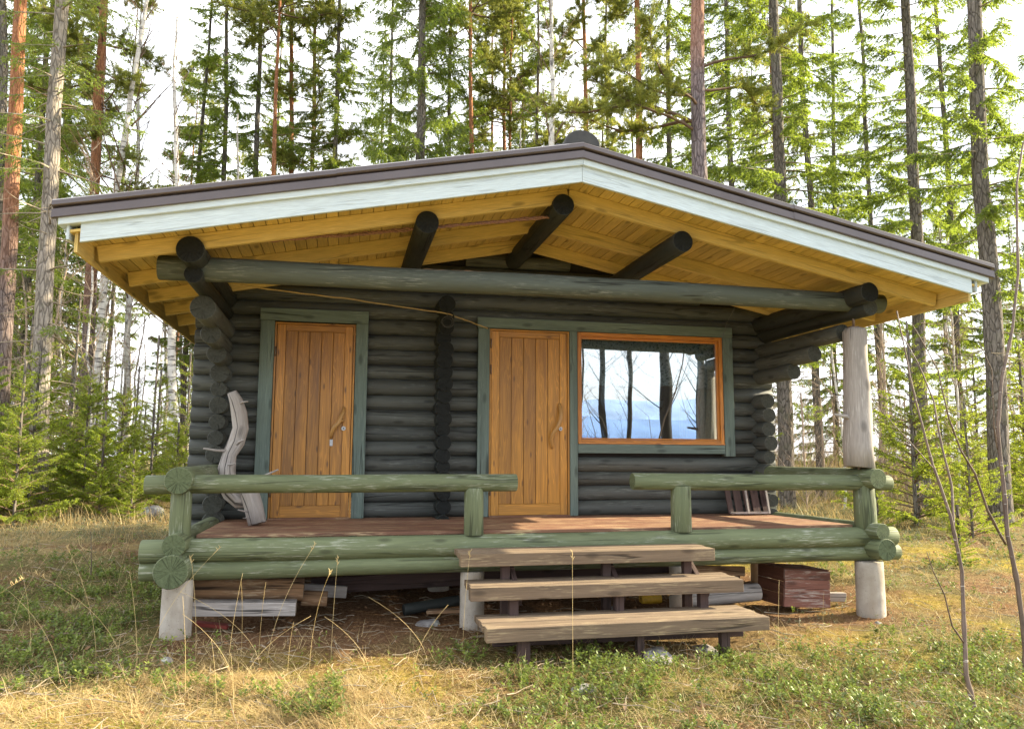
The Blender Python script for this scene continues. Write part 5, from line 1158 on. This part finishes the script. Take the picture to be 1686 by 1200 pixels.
for i in range(60):      # the brown thicket at the right and the pale stems at the left
    right = i < 38
    d = random.uniform(17, 34); s_ = (random.uniform(.33, .70) if right else random.uniform(-.66, -.40))*d; x = CP.x+HX[0]*d+HR[0]*s_; y = CP.y+HX[1]*d+HR[1]*s_
    k = random.choice(['thinA', 'thinB', 'shrub', 'shrub']) if right else random.choice(['thinA', 'thinB'])
    tree('bare_tree', 'thin bare deciduous tree in the undergrowth beyond the cabin', 'bare tree', k, x, y, .045 if k != 'shrub' else .02, 8, {'thinA': 8, 'thinB': 6, 'shrub': 3}[k]*.9, BB if k == 'thinA' else 'twig_pale', (random.gauss(0, .06), 0), random.uniform(0, 6.28), random.uniform(.7, 1.1), 'thin bare trees', seed=80+i % 4, crook=.15)
for i in range(16):
    right = i < 7; d = random.uniform(15, 26); s_ = (random.uniform(.50, .68) if right else random.uniform(-.66, -.42))*d; x = CP.x+HX[0]*d+HR[0]*s_; y = CP.y+HX[1]*d+HR[1]*s_; s = random.uniform(.6, 1.1)
    tree('young_spruce', 'young spruce in the undergrowth beyond the cabin', 'young spruce', random.choice(['yngB', 'yngC']), x, y, .06, 5, 4*s, BS, (0, 0), i, s, 'undergrowth spruces', seed=90, crook=.02)
# trees on the shore behind the camera, mirrored in the window
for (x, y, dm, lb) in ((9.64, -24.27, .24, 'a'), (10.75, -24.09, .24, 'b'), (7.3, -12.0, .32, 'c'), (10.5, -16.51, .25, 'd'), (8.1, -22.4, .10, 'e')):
    tree('shore_tree', 'dark shore tree mirrored in the window glass', 'tree', 'thinA' if dm < .2 else 'birD', x, y, dm, 20, 18, 'bark_shaded', (random.gauss(0, .01), 0), x, .9, 'shore trees mirrored in the window', seed=95)
# pines to the right of the picture that dapple the sun
for (x, y) in ():
    tree('pine_tree', 'tall pine standing right of the clearing', 'pine', 'pinA', x, y, .3, 20, 19, BP, (0, 0), x, 1., 'pines right of the clearing', seed=97)
# thin saplings in the right foreground
def sapling(label, base, paths):
    root = empty('sapling', label, 'sapling', base)
    for i, (pts, r0, r1) in enumerate(paths):
        P = [Vector(p) for p in pts]; Q = []
        for a, b in zip(P[:-1], P[1:]):
            for k in range(6): Q.append(a.lerp(b, k/6))
        Q.append(P[-1]); Q = [q+Vector((mnoise.noise(q*2.3)*.010, mnoise.noise(q*2.7+Vector((9, 0, 0)))*.010, 0)) for q in Q]
        mb = MB(); n = len(Q); mb.tube(Q, [(r0+(r1-r0)*k/(n-1))*(1.25 if k % 9 == 4 else 1) for k in range(n)], n=9); mb.build('stem' if i == 0 else 'branch', 'sapling', root)
    return root
def W2(u, v, y): return Wp(u, v, y)
b1 = W2(1612, 1200, -3.92); b1 = Vector((b1.x, b1.y, gzf(b1.x, b1.y)-.05))
sapling('slender brown sapling with a forked top in the right foreground', b1, [
  ([b1, W2(1590, 1110, -3.88), W2(1588, 1050, -3.85), W2(1583, 940, -3.8), W2(1565, 850, -3.78), W2(1535, 765, -3.72), W2(1520, 700, -3.7), W2(1498, 620, -3.66), W2(1478, 512, -3.62)], .016, .004),
  ([W2(1570, 870, -3.78), W2(1566, 800, -3.7), W2(1553, 740, -3.66), W2(1538, 660, -3.6), W2(1512, 600, -3.56), W2(1482, 545, -3.5)], .009, .003),
  ([W2(1588, 1060, -3.85), W2(1568, 1030, -3.9), W2(1555, 980, -3.93), W2(1536, 940, -3.96), W2(1526, 908, -3.98)], .006, .002),
  ([W2(1540, 775, -3.72), W2(1500, 730, -3.8), W2(1450, 675, -3.9)], .004, .002), ([W2(1590, 1115, -3.88), W2(1575, 1100, -3.9)], .004, .002)])
b2 = W2(1690, 1130, -3.30); b2 = Vector((b2.x, b2.y, gzf(b2.x, b2.y)-.05))
sapling('thicker speckled sapling at the right edge of the photo', b2, [
  ([b2, W2(1688, 1070, -3.29), W2(1676, 960, -3.27), W2(1660, 880, -3.25), W2(1652, 800, -3.22), W2(1642, 700, -3.2), W2(1650, 620, -3.17), W2(1668, 540, -3.14), W2(1676, 450, -3.1), W2(1674, 300, -3.05), W2(1684, 240, -3.0), W2(1700, 200, -3.0)], .019, .006),
  ([W2(1657, 895, -3.26), W2(1625, 840, -3.35), W2(1605, 780, -3.4), W2(1580, 740, -3.45), W2(1562, 690, -3.5), W2(1545, 610, -3.55), W2(1500, 530, -3.6)], .010, .003),
  ([W2(1678, 1000, -3.28), W2(1658, 1105, -3.4)], .001, .001), ([W2(1643, 740, -3.2), W2(1636, 700, -3.25), W2(1634, 610, -3.3), W2(1610, 560, -3.4)], .006, .002)])
b3 = W2(152, 900, 0.6); b3 = Vector((b3.x, b3.y, gzf(b3.x, b3.y)-.03))
sapling('tiny leafless seedling in the grass left of the porch', b3, [([b3, b3+Vector((.0, 0, .2)), b3+Vector((-.03, 0, .55))], .006, .002), ([b3+Vector((0, 0, .15)), b3+Vector((-.12, 0, .35))], .003, .001)])
